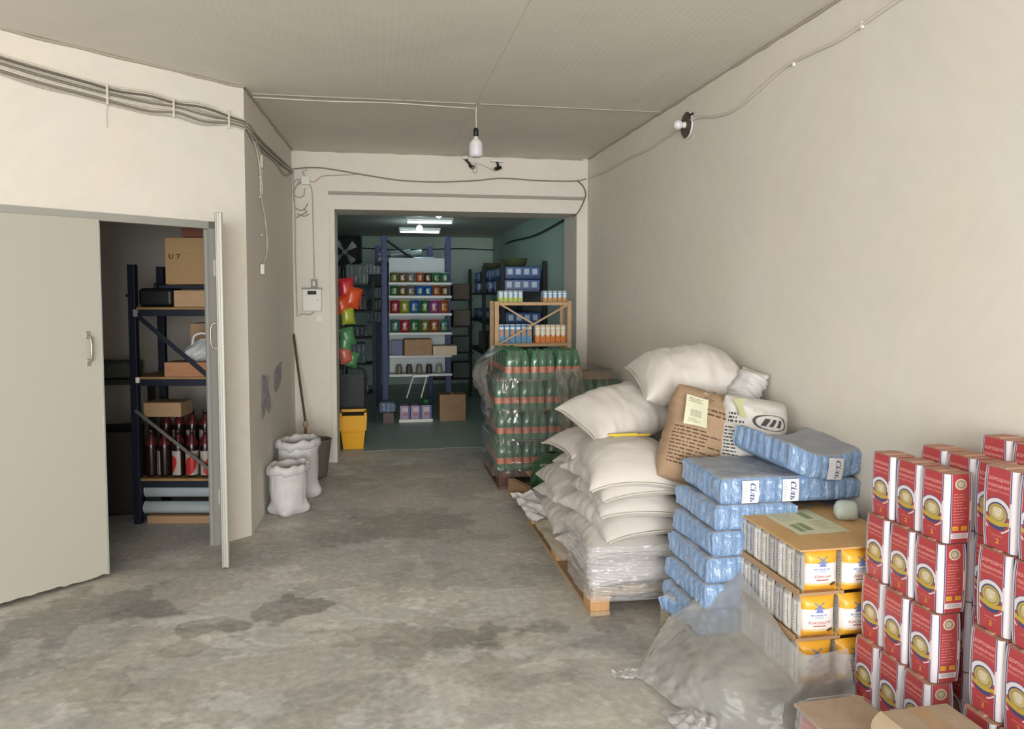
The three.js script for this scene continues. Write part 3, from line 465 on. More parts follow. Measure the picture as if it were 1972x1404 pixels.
for (let tier = 0; tier < 3; tier++) {
  const y = 0.146 + tier * 0.17, dx = (2 - tier) * -0.012, z1 = -2.49 + (2 - tier) * 0.006;
  const tr = thing('packet_tray', ['bottom, film covered', 'middle', 'top'][tier] + ' cardboard tray holding the yellow and white packets', 'tray', [1.61 + dx, y, -2.77], 0, 'stacked packet trays');
  part(tr, 'tray_base', box(0.185, 0.012, 0.57, 0.0, 0.006, 0), mKraft);
  part(tr, 'tray_lip', box(0.004, 0.022, 0.57, -0.092, 0.016, 0), mKraft);
  if (tier === 2) part(tr, 'cardboard_lid', rbox(0.47, 0.008, 0.58, 0.003, 0.145, 0.171, -0.002), std(0xffffff, 0.85, { map: kraft([208, 168, 116], 43) }));
  for (let i = 0; i < 9; i++) {
    const p = thing('food_packet', i === 0 ? `yellow and white food packet with windmill facing out of the ${['bottom', 'middle', 'top'][tier]} tray` : `food packet seen by its grey side in the ${['bottom', 'middle', 'top'][tier]} tray`, 'packet', [1.61 + dx, y + 0.012, z1 - i * 0.0625 - 0.018], (flourR() - 0.5) * 0.08, i === 0 ? undefined : `side-on packets in the ${['bottom', 'middle', 'top'][tier]} tray`);
    part(p, 'pouch', pkGeo, mPk[tier === 2 ? 0 : 1]); part(p, 'side_gusset', gusG, mPkSides[(i * 2 + tier) % 3]); part(p, 'side_gusset', gusR, mPkSide);
  }
  // trays behind, toward the wall
  const t2 = thing('packet_carton', ['bottom', 'middle', 'top'][tier] + ' brown carton behind the packet tray toward the wall', 'carton', [1.86 + dx, y, -2.825], 0, 'cartons behind the trays');
  { const p = thing('food_packet', `yellow and white food packet standing before the ${['bottom', 'middle', 'top'][tier]} brown carton`, 'packet', [1.77 + dx, y + 0.004, z1 - 0.02], 0.05); part(p, 'pouch', pkGeo, mPk[tier === 2 ? 0 : 1]); part(p, 'side_gusset', gusR, mPkSide); }
  part(t2, 'carton_body', rbox(0.27, 0.166, 0.47, 0.005, 0, 0.083, 0), mKraft); part(t2, 'tape', box(0.045, 0.001, 0.46, 0, 0.1665, 0), mKraftPale);
}
{
  const pt = canvasTex(512, 512, (g, w, h) => { g.fillStyle = '#d7d6b4'; g.fillRect(0, 0, w, h); const r = rng(3); for (let i = 0; i < 600; i++) { g.fillStyle = 'rgba(150,150,110,0.15)'; g.fillRect(r() * w, r() * h, 10, 2); } g.fillStyle = '#8f9a78'; g.fillRect(70, 300, 60, 150); g.fillRect(150, 280, 70, 150); g.fillRect(330, 60, 70, 150); lineText(g, 300, 250, 160, 9, 22, 'rgba(110,116,84,0.8)', 4, 7); lineText(g, 60, 60, 200, 8, 22, 'rgba(110,116,84,0.7)', 6, 6); });
  single('paper_sheet', sheet((u, v) => [lerp(-0.115, 0.115, u) + 0.01 * v, 0.002 + 0.004 * Math.max(0, N(u * 3, v * 3, 2)), lerp(0.155, -0.155, v)], 12, 12), std(0xffffff, 0.8, { map: pt, side: THREE.DoubleSide }), 'pale green printed paper sheet lying on the top carton', 'paper', [1.72, 0.8165 - 0.17 + 0.013, -2.80], 0.03);
}

// ------------------------------------------------------------------ blue salt bundles
const saltTex = canvasTex(1024, 512, (g, w, h) => {
  g.fillStyle = '#7f9fc8'; g.fillRect(0, 0, w, h); const r = rng(9); g.fillStyle = 'rgba(66,104,160,0.4)'; for (let i = 0; i < w; i += 16) g.fillRect(i, 0, 5, h); g.fillStyle = 'rgba(214,228,244,0.20)'; for (let j = 0; j < h; j += 40) g.fillRect(0, j, w, 10); for (let i = 0; i < w; i += 64) g.fillRect(i, 0, 10 + r() * 16, h); for (let i = 0; i < 90; i++) { g.fillStyle = `rgba(232,240,250,${0.25 + r() * 0.4})`; g.save(); g.translate(r() * w, r() * h); g.rotate((r() - 0.5) * 0.6); g.fillRect(0, 0, 3 + r() * 7, 30 + r() * 110); g.restore(); }  // pale tilted streaks paint the glints of crinkled film
  for (let i = 0; i < 500; i++) { g.fillStyle = r() < 0.5 ? 'rgba(60,100,160,0.12)' : 'rgba(230,240,250,0.14)'; g.fillRect(r() * w, r() * h, 3 + r() * 8, 20 + r() * 60); }
});
const saltLabel = canvasTex(256, 256, (g, w, h) => { g.fillStyle = '#e9eaee'; g.fillRect(0, 0, w, h); lineText(g, 16, 24, 70, 12, 18, 'rgba(140,140,160,0.6)', 5, 5); g.save(); g.translate(168, 128); g.rotate(PI / 2); g.fillStyle = '#37558e'; g.font = 'italic bold 118px serif'; g.textAlign = 'center'; g.textBaseline = 'middle'; g.fillText('Сіль', 0, 0, 220); g.restore(); });
const saltTop = dataTex(256, 256, (u, v) => { const n = wrapN(u, v, 4, 81) * 12 + wrapN(u, v, 30, 85) * 10; return [160 + n, 166 + n, 177 + n]; });
const mSalt = phy(0xffffff, 0.3, { map: saltTex, clearcoat: 0.4, clearcoatRoughness: 0.25 }), mSaltTop = phy(0xffffff, 0.55, { map: saltTop }), mSaltLabel = phy(0xffffff, 0.35, { map: saltLabel });
// soft bundle of packets: rounded block with rows of dents (shape only)
function bundleGeo(W, Hh, D, seed, sag = 0) {
  const g = new THREE.BoxGeometry(W, Hh, D, 56, 14, 44), p = g.attributes.position, k = seed * 3.1;
  for (let i = 0; i < p.count; i++) {
    let x = p.getX(i), y = p.getY(i), z = p.getZ(i); const hx = W / 2, hy = Hh / 2, hz = D / 2, rr = Math.min(0.018, hy * 0.5);
    const ix = clamp(x, -hx + rr, hx - rr), iy = clamp(y, -hy + rr, hy - rr), iz = clamp(z, -hz + rr, hz - rr); const v = V3(x - ix, y - iy, z - iz); if (v.lengthSq() > 1e-9) { v.normalize().multiplyScalar(rr); x = ix + v.x; y = iy + v.y; z = iz + v.z; }
    const side = Math.abs(y) < hy - 0.012; // vertical pleats between packets
    const pleat = (side ? 1 : 0.35) * (Math.pow(Math.abs(Math.sin((x + k) * PI / 0.052)), 0.6) * 0.010 * (Math.abs(p.getZ(i)) > hz - 0.001 ? 1 : 0) + Math.pow(Math.abs(Math.sin((z + k) * PI / 0.052)), 0.6) * 0.010 * (Math.abs(p.getX(i)) > hx - 0.001 ? 1 : 0));
    const n = fbm(x * 9 + k, y * 12, z * 9, 3) * 0.016 + N(x * 42 + k, y * 20, z * 42) * 0.004;
    if (Math.abs(p.getZ(i)) > hz - 0.001) z += Math.sign(p.getZ(i)) * (pleat + n); if (Math.abs(p.getX(i)) > hx - 0.001) x += Math.sign(p.getX(i)) * (pleat + n);
    if (p.getY(i) > hy - 0.001) y += n * 0.8; y += sag * (1 - Math.cos(x / W * PI)) - 0;
    p.setXYZ(i, x, y + hy, z);
  }
  g.computeVertexNormals(); return g;
}
function splitTop(g) { // the bundle's top is plain frosted film without print: its own part
  const n = g.toNonIndexed(), P = n.attributes.position, Nn = n.attributes.normal, U = n.attributes.uv, out = [[], []];
  for (let i = 0; i < P.count; i += 3) { const up = (Nn.getY(i) + Nn.getY(i + 1) + Nn.getY(i + 2)) / 3 > 0.75 ? 1 : 0; for (let k = 0; k < 3; k++) out[up].push(i + k); }
  return out.map((idx) => { const q = new THREE.BufferGeometry(); const pick = (a, s) => new THREE.Float32BufferAttribute(idx.flatMap((i) => Array.from({ length: s }, (_, k) => a.getComponent(i, k))), s); q.setAttribute('position', pick(P, 3)); q.setAttribute('normal', pick(Nn, 3)); q.setAttribute('uv', pick(U, 2)); return q; });
}
function saltBundle(label, p, r, W, Hh, D, seed, labels = [], sag = 0, group = 'blue salt bundles') {
  const t = thing('salt_bundle', label, 'bundle', p, null, group); t.rotation.set(...r);
  const [s, top] = splitTop(bundleGeo(W, Hh, D, seed, sag)); part(t, 'printed_film', s, mSalt); part(t, 'top_film', top, mSaltTop);
  for (const x of labels) part(t, 'label', sheet((u, v) => [lerp(-0.038, 0.038, u), lerp(0, Hh * 0.82, v), 0.004 * Math.sin(v * PI)], 4, 6), mSaltLabel, [x, Hh * 0.09 + sag * (1 - Math.cos(x / W * PI)), D / 2 + 0.014]);
  return t;
}
const bl = ['bottom', 'second', 'third', 'fourth', 'fifth'];
for (let i = 0; i < 5; i++) saltBundle(i < 5 ? `${bl[i]} blue salt bundle of the outer column beside the sacks` : '', [1.585 - (4 - i) * 0.018, 0.146 + i * 0.112, -3.13 + (4 - i) * 0.003], [0, (i % 2 - 0.5) * 0.02, 0], 0.36, 0.1125, 0.39, i + 1);
saltBundle('topmost blue salt bundle of the outer column showing two labels', [1.665, 0.706, -3.14], [0.02, -0.01, 0], 0.47, 0.118, 0.40, 9, [-0.11, 0.075]);
for (let i = 0; i < 4; i++) saltBundle(`${bl[i]} blue salt bundle of the column at the wall`, [1.905, 0.146 + i * 0.128, -3.12], [0, 0, 0], 0.28, 0.130, 0.38, 20 + i);
saltBundle('blue salt bundle lying flat below the sagging one near the wall', [1.935, 0.70, -3.12], [0, -0.03, 0], 0.25, 0.10, 0.36, 30);
saltBundle('upper sagging blue salt bundle leaning up on the wall with one label', [1.88, 0.80, -3.12], [0.04, 0.10, -0.10], 0.40, 0.115, 0.40, 40, [0.03], 0.05);
saltBundle('single small blue salt packet slumped on the pallet edge', [1.375, 0.146, -3.18], [0, 0.4, 0.25], 0.11, 0.09, 0.16, 50, []);
single('white_jug', lathe([[0, 0], [0.03, 0.001], [0.04, 0.012], [0.042, 0.06], [0.036, 0.078], [0.018, 0.088], [0, 0.09]], 24).rotateZ(PI / 2), phy(0xc7d2cb, 0.4), 'small pale round plastic container peeking beside red flour', 'container', [1.955, 0.70, -2.78], -0.4);

// ------------------------------------------------------------------ loose stretch film
{ // big dusty sheet hanging from the packet trays to the floor, over the pallet edge
  const rowsF = [
    [[1.512, 0.41, -3.07], [1.503, 0.425, -2.96], [1.50, 0.40, -2.80], [1.497, 0.36, -2.64], [1.492, 0.32, -2.50], [1.512, 0.30, -2.425], [1.58, 0.30, -2.42], [1.68, 0.31, -2.42]],
    [[1.36, 0.24, -3.10], [1.36, 0.27, -2.99], [1.36, 0.26, -2.83], [1.37, 0.24, -2.67], [1.385, 0.23, -2.51], [1.45, 0.22, -2.385], [1.56, 0.22, -2.375], [1.68, 0.22, -2.38]],
    [[1.26, 0.12, -3.12], [1.25, 0.165, -3.0], [1.25, 0.17, -2.84], [1.26, 0.165, -2.68], [1.285, 0.15, -2.51], [1.39, 0.13, -2.36], [1.53, 0.12, -2.34], [1.67, 0.12, -2.345]],
    [[1.14, 0.012, -3.03], [1.06, 0.012, -2.95], [1.10, 0.014, -2.82], [1.15, 0.014, -2.66], [1.22, 0.014, -2.49], [1.34, 0.014, -2.33], [1.48, 0.014, -2.28], [1.64, 0.014, -2.29]],
  ].map((r) => new THREE.CatmullRomCurve3(r.map((p) => V3(...p))));
  const g = sheet((u, v) => { const c = new THREE.CatmullRomCurve3(rowsF.map((q) => q.getPoint(u))), p = c.getPoint(v); const amp = Math.sin(Math.min(1, v * 1.25) * PI * 0.5) * 0.026 * (1 - 0.3 * v); const f = Math.sin(u * 17 + v * 2.2 + 3 * N(u * 3, v * 2, 1)) * 0.75 + 0.7 * N(u * 6, v * 3, 2) + 0.22 * N(u * 20, v * 9, 3) + 0.45 * Math.abs(N(u * 11 + v * 5, v * 2.5 - u * 4, 7)) + 0.16 * Math.abs(N(u * 40 + v * 18, v * 16, 8)) + smooth(0.7, 1, v) * 0.5 * N(u * 26, v * 22, 4); p.x -= (f + 0.9) * amp * 0.8; p.z += (f + 0.5) * amp * 0.5; p.y = Math.max(0.004, p.y + f * amp * 0.25); return [p.x, p.y, p.z]; }, 170, 100);
  single('stretch_film', g, filmMat(0.66, 0.09, 0xe2e2e0, 1), 'large loose grey sheet of stretch film hanging to the floor', 'plastic film');
  const tail = sheet((u, v) => { const x = lerp(0.955, 1.13, u), w = lerp(0.03, 0.075, u * u); return [x, 0.006 + 0.018 * Math.abs(N(u * 7, v * 4, 9)) + 0.03 * u * u * Math.sin(v * PI), -2.945 + (v - 0.5) * w * 2 + 0.014 * N(u * 9, 0, 2)]; }, 40, 14);
  single('film_strip', tail, filmMat(0.5, 0.25, 0xe6e6e4), 'twisted strip of clear film trailing on the concrete', 'plastic film');
  const heap = sheet((u, v) => { const x = lerp(1.06, 1.26, u), z = lerp(-2.66, -2.40, v) + 0.03 * N(u * 5, v * 5, 8), h = Math.sin(u * PI) * Math.sin(v * PI); return [x + 0.02 * N(u * 7, v * 7, 3), 0.006 + 0.05 * h * (0.6 + 0.9 * Math.abs(N(u * 5, v * 5, 4)) + 0.3 * N(u * 11, v * 10, 6)), z]; }, 60, 50);
  single('film_heap', heap, filmMat(0.5, 0.2, 0xe9e9ea), 'crumpled heap of clear film at the foot of the sheet', 'plastic film');
  // film stretched over the lower sacks
  const sk = sheet((u, v) => { const a = lerp(-0.35, 1.0, u); const y = lerp(0.10, 0.37, v); let x, z; if (a < 0) { x = 1.005 + 0.0 * a; z = -3.50 + a * 1.1; } else { x = lerp(1.015, 1.56, a); z = -3.475 + 0.02 * Math.sin(a * PI); } const f = N(u * 8, v * 18, 3) * 0.6 + N(u * 22, v * 46 + u * 10, 5) * 0.4 + 0.25 * Math.sin(v * 60 + u * 14); const b = 0.03 * Math.sin(v * PI * 2 + 0.6); return [x - (a < 0 ? 0.02 * f : 0), y + 0.008 * f, z + (a < 0 ? 0 : 0.016 * f + b * 0.4)]; }, 120, 60);
  single('sack_film', sk, filmMat(0.72, 0.08, 0xf6f6f8, 1), 'clear wrinkled film stretched round the lowest sacks', 'plastic film');
}
// cardboard, torn paper and bags beside the sack pallet
{
  const c = thing('cardboard_scrap', 'unfolded brown cardboard box lying between the two pallets', 'cardboard', [1.2, 0, -5.45], 0.1);
  part(c, 'panel', rbox(0.34, 0.006, 0.40, 0.002), mKraft2, [-0.02, 0.07, 0.06], [0.02, 0.1, -0.22]);
  part(c, 'panel', rbox(0.22, 0.006, 0.3, 0.002), mKraft, [0.10, 0.13, -0.18], [0.5, 0.3, -0.35]);
  part(c, 'panel', rbox(0.05, 0.14, 0.30, 0.002), mKraft2, [-0.10, 0.072, -0.22], [0, 0.2, 0]);
  part(c, 'panel', rbox(0.34, 0.10, 0.006, 0.002), mKraft2, [0.02, 0.05, -0.36], [0, 0.1, 0]);
  const s = sheet((u, v) => [lerp(-0.16, 0.14, u) + 0.02 * N(u * 6, v * 4, 4), 0.02 + 0.05 * v + 0.03 * N(u * 5, v * 5, 1), lerp(0.30, -0.18, v) + 0.03 * N(v * 3, u * 9, 3)], 30, 30);
  single('torn_paper', s, std(0xdadada, 0.8, { side: THREE.DoubleSide }), 'torn white paper sheet sticking out over the pallet edge', 'paper', [1.08, 0.145, -4.93], 0.1);
  const s2 = sheet((u, v) => [lerp(-0.05, 0.16, u), 0.005 + 0.05 * u * (1 - v * 0.5) + 0.012 * N(u * 5, v * 8, 1), lerp(0.5, -0.5, v)], 20, 40);
  single('cardboard_sheet', s2, std(0xb7ac9c, 0.85, { side: THREE.DoubleSide }), 'grey cardboard sheet lining the pallet under the sacks', 'cardboard', [1.02, 0.146, -4.42], 0);
  const gb = thing('green_bag', 'glossy dark green plastic bag slumped behind the sacks', 'bag', [1.31, 0.03, -5.55], 0.3);
  part(gb, 'bag_body', mergeVerts(sheet((u, v) => { const a = u * 2 * PI, c = Math.cos(a), q = Math.sin(a), R = (0.10 + 0.045 * Math.sin(v * PI)) * (1 + 0.28 * N(c * 2, q * 2, v * 3) + 0.12 * N(c * 7, q * 7, v * 9)) * (v > 0.85 ? lerp(1, 0.35, (v - 0.85) / 0.15) : 1); return [R * c * 1.15, v * 0.36, -R * q * 0.8]; }, 48, 30)), phy(0x24502f, 0.22, { clearcoat: 0.6 }));
  part(gb, 'print_patch', mergeVerts(sheet((u, v) => { const a = lerp(-0.9, 0.4, u) - 0.9, vv = lerp(0.35, 0.85, v), c = Math.cos(a), q = Math.sin(a), R = (0.103 + 0.045 * Math.sin(vv * PI)) * (1 + 0.28 * N(c * 2, q * 2, vv * 3) + 0.12 * N(c * 7, q * 7, vv * 9)) + 0.002; return [R * c * 1.15, vv * 0.36, -R * q * 0.8]; }, 12, 12)), phy(0x4a4a63, 0.25));
}

// ------------------------------------------------------------------ green soda bottles on the far pallet
const mBottle = phy(0x2f8a58, 0.14, { transmission: 0.2, thickness: 0, clearcoat: 0.5 }), mSodaLabel = phy(0xe08a6c, 0.35), mCap = phy(0x2c7a45, 0.4);
const botG = lathe([[0, 0], [0.026, 0], [0.033, 0.008], [0.034, 0.05], [0.0325, 0.06], [0.0325, 0.11], [0.034, 0.12], [0.034, 0.15], [0.030, 0.178], [0.016, 0.212], [0.013, 0.222], [0.013, 0.23], [0, 0.23]], 12), labG = new THREE.CylinderGeometry(0.0337, 0.0337, 0.052, 12, 1, true).translate(0, 0.085, 0), capG = cyl(0.0155, 0.0155, 0.016, 10, 0, 0.234, 0);
const pack0 = (() => {
  const t = new THREE.Group(); t.name = 'bottle_pack';
  for (let i = 0; i < 3; i++) for (let j = 0; j < 2; j++) { const b = part(t, 'bottle', botG, mBottle, [(i - 1) * 0.0695, 0, (j - 0.5) * 0.0695]); part(b, 'bottle_label', labG, mSodaLabel); part(b, 'bottle_cap', capG, mCap); }
  const f = sheet((u, v) => { const a = u * 2 * PI, c = Math.cos(a), s = Math.sin(a), q = 0.42, k = v < 0.72 ? 1 : lerp(1, 0.72, (v - 0.72) / 0.28), n = 0.003 * N(c * 4, v * 6, s * 4); return [(0.106 + n) * k * Math.sign(c) * Math.pow(Math.abs(c), q), 0.002 + v * 0.236, -(0.072 + n) * k * Math.sign(s) * Math.pow(Math.abs(s), q)]; }, 28, 8);
  part(t, 'shrink_film', f, filmMat(0.94, 0.14)); return t;
})();
const sodaR = rng(31);
function soda(x, y, z, ry, label, group) { const c = pack0.clone(); c.name = numbered('bottle_pack'); c.userData = { label, category: 'bottle pack', group }; c.position.set(x, y, z); c.rotation.y = ry + (sodaR() - 0.5) * 0.03; scene.add(c); }
const LN_ = ['bottom', 'second', 'third', 'top'];
for (let l = 0; l < 4; l++) {
  const y = 0.146 + l * 0.249, lab = `pack of six green bottles with orange labels in the ${LN_[l]} layer`, gr = `${LN_[l]} layer of bottle packs`, x0 = l === 3 ? 1.13 : 1.065 - (l === 2 ? 0.02 : 0), nx = l === 3 ? 3 : 4 + (l === 2 ? 1 : 0);
  for (let i = 0; i < nx; i++) for (let j = 0; j < (l >= 2 ? 2 : 1); j++) soda(x0 + i * 0.214, y, -6.09 - j * 0.145, 0, lab + (l === 3 ? ' on top' : ''), gr);
  for (let j = (l >= 2 ? 2 : 1); j < 5; j++) soda(x0, y, -6.09 - j * 0.145, 0, lab + (l === 3 ? ' on top' : ''), gr);
  if (l < 3) single('cardboard_layer', rbox(1.0, 0.004, 0.74, 0.001), mKraft2, `cardboard sheet above the ${LN_[l]} layer of green bottles`, 'cardboard', [1.465, y + 0.2455, -6.40]);
}
{ // stretch film round the whole pallet
  const g = sheet((u, v) => { const a = u * 2 * PI, c = Math.cos(a), s = Math.sin(a), q = 0.24; const n = 0.012 * N(c * 6, v * 7, s * 6) + 0.008 * N(c * 20, v * 15, s * 20); const y = 0.10 + v * 0.86; const tuck = 1 - 0.06 * Math.pow(Math.abs(Math.sin(v * PI * 3.45)), 8); return [1.46 + (0.535 + n) * tuck * Math.sign(c) * Math.pow(Math.abs(c), q), y, -6.41 - (0.415 + n) * tuck * Math.sign(s) * Math.pow(Math.abs(s), q)]; }, 160, 60);
  single('pallet_wrap', g, filmMat(0.93, 0.08), 'clear stretch film wound round the green bottle pallet', 'plastic film');
  const arc = new THREE.CatmullRomCurve3([V3(1.02, 1.15, 0), V3(0.93, 1.11, 0), V3(0.83, 1.04, 0), V3(0.785, 0.95, 0), V3(0.80, 0.86, 0), V3(0.85, 0.77, 0), V3(0.905, 0.66, 0)]);
  const f = sheet((u, v) => { const p = arc.getPoint(u), k = Math.sin(v * PI) * 0.5 + 0.5, n = N(u * 6, v * 4, 2) + 0.4 * N(u * 16, v * 9, 3); return [lerp(0.95, p.x, k) + 0.018 * n, p.y + 0.012 * n, lerp(-5.99, -6.45, v) + 0.02 * N(u * 9, v * 5, 6)]; }, 60, 40);
  single('film_fold', f, filmMat(0.75, 0.16, 0xdcdcd8), 'loose billow of film at the upper corner of the bottle pallet', 'plastic film');
  const f2 = sheet((u, v) => [1.42 + 0.22 * u + 0.05 * v + 0.03 * N(u * 4, v * 5, 3), 0.99 - 0.52 * v, -5.93 + 0.05 * N(u * 6, v * 5, 7) + 0.03 * Math.sin(u * 18 + v * 3)], 50, 50);
  single('film_drape', f2, filmMat(0.72, 0.14, 0xe0dfd6), 'wrinkled film draped down the front of the green bottles', 'plastic film');
}

// ------------------------------------------------------------------ pine shelf with cartons, in front of the opening
{
  const t = thing('pine_shelf', 'small pine shelf unit with cross brace behind the bottles', 'shelf', [1.458, 0, -7.13]);
  const W = 0.70, D = 0.30; for (const x of [-W / 2, W / 2]) for (const z of [-D / 2, D / 2]) part(t, 'post', rbox(0.04, 1.53, 0.03, 0.003, x, 0.765, z, 1), mPine);
  for (const y of [0.35, 0.74, 1.125, 1.515]) { for (let k = 0; k < 4; k++) part(t, 'slat', rbox(W - 0.04, 0.014, 0.06, 0.003, 0, y, -D / 2 + 0.045 + k * 0.07, 1), mPine); part(t, 'rail', rbox(W - 0.03, 0.03, 0.016, 0.003, 0, y - 0.008, D / 2 + 0.012, 1), mPine); }
  part(t, 'brace', bar([-W / 2, 1.12, D / 2 + 0.026], [W / 2, 1.51, D / 2 + 0.026], 0.016, 0.012), mPine); part(t, 'brace', bar([-W / 2 + 0.02, 1.51, D / 2 + 0.030], [0.0, 1.315, D / 2 + 0.030], 0.016, 0.012), mPine);
  const cartonTex = (a, b, c) => canvasTex(64, 96, (g, w, h) => { g.fillStyle = a; g.fillRect(0, 0, w, h); g.fillStyle = b; g.fillRect(0, 52, w, 44); g.fillStyle = c; g.beginPath(); g.arc(32, 42, 20, 0, 2 * PI); g.fill(); g.fillStyle = '#f3f3ee'; g.fillRect(8, 10, 48, 12); });
  const kinds = [['blue and lime', cartonTex('#7fa9c9', '#a8b84a', '#d7e0e8')], ['blue and amber', cartonTex('#6c9cc9', '#b98a52', '#d8e4ee')], ['blue', cartonTex('#4f86bd', '#5c93bd', '#c98f5c')], ['orange and cream', cartonTex('#e2c9a0', '#e08433', '#f2efe4')]].map(([n, m]) => [n, phy(0xffffff, 0.4, { map: m })]);
  const juice = (n, x0, y, z, k, h, w, where) => { for (let i = 0; i < n; i++) { const o = single('juice_carton', rbox(w - 0.003, h, 0.045, 0.002, 0, h / 2, 0, 1), kinds[k][1], `small ${kinds[k][0]} drink carton ${where}`, 'carton', [x0 + i * w, y, z], 0, `${kinds[k][0]} cartons ${where}`); part(o, 'carton_top', rbox(w * 0.7, 0.008, 0.03, 0.002, 0, h + 0.003, 0, 1), mWhite); } };
  for (const dz of [0.09, 0.03]) { juice(5, 1.155, 1.523, -7.13 + dz, 0, 0.1, 0.047, 'on the top slats at the left post'); juice(5, 1.585, 1.523, -7.13 + dz, 1, 0.1, 0.047, 'on the top slats at the right post'); juice(6, 1.16, 1.133, -7.13 + dz, 2, 0.17, 0.054, 'on the shelf below the brace'); juice(6, 1.51, 1.133, -7.13 + dz, 3, 0.165, 0.05, 'on the shelf below the brace'); }
}

// ------------------------------------------------------------------ wall fittings and cables of the front room
{
  const w = (n, z = 0.004) => n; // cables run a few millimetres off the plaster
  const cb = thing('cable_bundle', 'bundle of grey cables sagging along the slanted wall', 'cables', onLeft(0, 0), LROT);
  // local: x along wall, y up, -z into the room
  const base = [[0.0, 2.688], [0.1, 2.695], [0.3, 2.70], [0.46, 2.715], [0.62, 2.702], [0.8, 2.70], [1.0, 2.712], [1.2, 2.725], [1.38, 2.746], [1.7, 2.79], [2.4, 2.84]];
  const mats = [mCableG, mCableD, mCableW, mCableD, mCableG, mCableB, mCableW];
  for (let i = 0; i < 7; i++) { const off = (i - 3) * 0.0165, r = rng(200 + i); part(cb, 'cable', tube(base.map(([x, y], k) => [x, y + off * (k < 2 ? 0.55 : k < 5 ? 1.25 : 1) - (i > 4 && k === 3 ? 0.025 : 0) + (r() - 0.5) * 0.008, -0.012 - (i % 2) * 0.006]), 0.0062, 6, 90), mats[i]); }
  for (const x of [0.86, 0.48, 0.12]) part(cb, 'cable_tie', rbox(0.012, 0.11, 0.028, 0.003, x, 2.70, -0.012, 1), mCableW);
  part(cb, 'tie_tail', tube([[0.86, 2.66, -0.02], [0.865, 2.60, -0.015], [0.862, 2.52, -0.01]], 0.002, 4), mCableW);

  const rw = thing('cable_bundle', 'bundle of grey cables bending round the corner to the end wall', 'cables', [0, 0, 0]);
  const xr = (z) => -0.83 + (z + 5.15) / (-7.28 + 5.15) * 0.07 + 0.012;
  for (let i = 0; i < 5; i++) { const o = (i - 2) * 0.016; part(rw, 'cable', tube([[-0.832, 2.69 + o * 0.5, -5.13], [xr(-5.18) + 0.008, 2.685 + o * 0.6, -5.18], [xr(-5.4), 2.67 + o, -5.4], [xr(-5.8), 2.665 + o * 1.1, -5.8], [xr(-6.3), 2.68 + o, -6.3], [xr(-6.8), 2.70 + o * 0.9 - (i === 0 ? 0.05 : 0), -6.8], [xr(-7.2), 2.725 + o * 0.5, -7.22]], 0.0062, 6, 70), mats[i]); }
  part(rw, 'cable', tube([[xr(-5.2), 2.67, -5.2], [xr(-5.4), 2.63, -5.42], [xr(-5.55), 2.53, -5.58], [xr(-5.62), 2.44, -5.64]], 0.007, 6), mCableW); part(rw, 'cable', tube([[xr(-5.3), 2.69, -5.3], [xr(-5.5), 2.62, -5.56], [xr(-5.62), 2.52, -5.68], [xr(-5.62), 2.46, -5.70]], 0.007, 6), mCableW);
  const hc = thing('hanging_cable', 'white cable hanging down the narrow wall to a socket', 'cable', [0, 0, 0]);
  part(hc, 'splice_box', rbox(0.02, 0.09, 0.05, 0.004, xr(-5.65) + 0.004, 2.54, -5.66), mCableW);
  part(hc, 'cable', tube([[xr(-5.6), 2.50, -5.63], [xr(-5.6), 2.42, -5.68], [xr(-5.6), 2.33, -5.70], [xr(-5.6), 2.27, -5.60]], 0.006, 6), mWhite);
  part(hc, 'cable', tube([[xr(-5.7), 2.46, -5.60], [xr(-5.7), 2.30, -5.61], [xr(-5.8), 2.20, -5.72], [xr(-5.85), 2.10, -5.80], [xr(-5.85), 1.95, -5.85], [xr(-5.7), 1.84, -5.74], [xr(-5.6), 1.81, -5.64]], 0.005, 6), mCableW);
  part(hc, 'plug_socket', rbox(0.03, 0.075, 0.045, 0.01, xr(-5.6) + 0.008, 1.775, -5.6), mWhite);
  for (const [y, z] of [[2.42, -5.60], [2.34, -5.61], [2.28, -5.58], [2.02, -5.64]]) part(hc, 'clip', rbox(0.01, 0.012, 0.03, 0.003, xr(z) + 0.002, y, z, 1), mWhite);

  const Bz = BZ + 0.008;
  const bw = thing('wall_cable', 'grey cable sagging across the end wall above the opening', 'cable', [0, 0, 0]);
  part(bw, 'cable', tube([[-0.745, 2.752, Bz], [-0.6, 2.768, Bz], [-0.49, 2.768, Bz], [-0.3, 2.745, Bz], [-0.1, 2.715, Bz], [0.25, 2.672, Bz], [0.6, 2.668, Bz], [0.95, 2.69, Bz], [1.2, 2.718, Bz], [1.58, 2.706, Bz], [1.97, 2.715, Bz], [2.05, 2.735, Bz]], 0.007, 6, 110), mCableD);
  part(bw, 'cable', tube([[1.96, 2.715, Bz + 0.004], [2.02, 2.66, Bz + 0.012], [2.045, 2.58, Bz + 0.012], [2.02, 2.5, Bz + 0.012], [1.965, 2.40, Bz + 0.006], [1.93, 2.372, Bz - 0.06]], 0.006, 6), mCableB);
  part(bw, 'cable', tube([[-0.62, 2.65, Bz + 0.02], [-0.56, 2.64, Bz], [-0.49, 2.69, Bz], [-0.35, 2.705, Bz], [-0.15, 2.72, Bz]], 0.005, 6), mCableG);

  const rc = thing('wall_cable', 'pale cable sagging along the long cream wall by the ceiling', 'cable', [0, 0, 0]), X = WX - 0.008;
  part(rc, 'cable', tube([[X, 2.736, -7.2], [X, 2.71, -6.6], [X, 2.72, -6.0], [X, 2.705, -5.6], [X, 2.73, -5.0], [X - 0.01, 2.73, -4.90]], 0.008, 6, 60), mCableW);
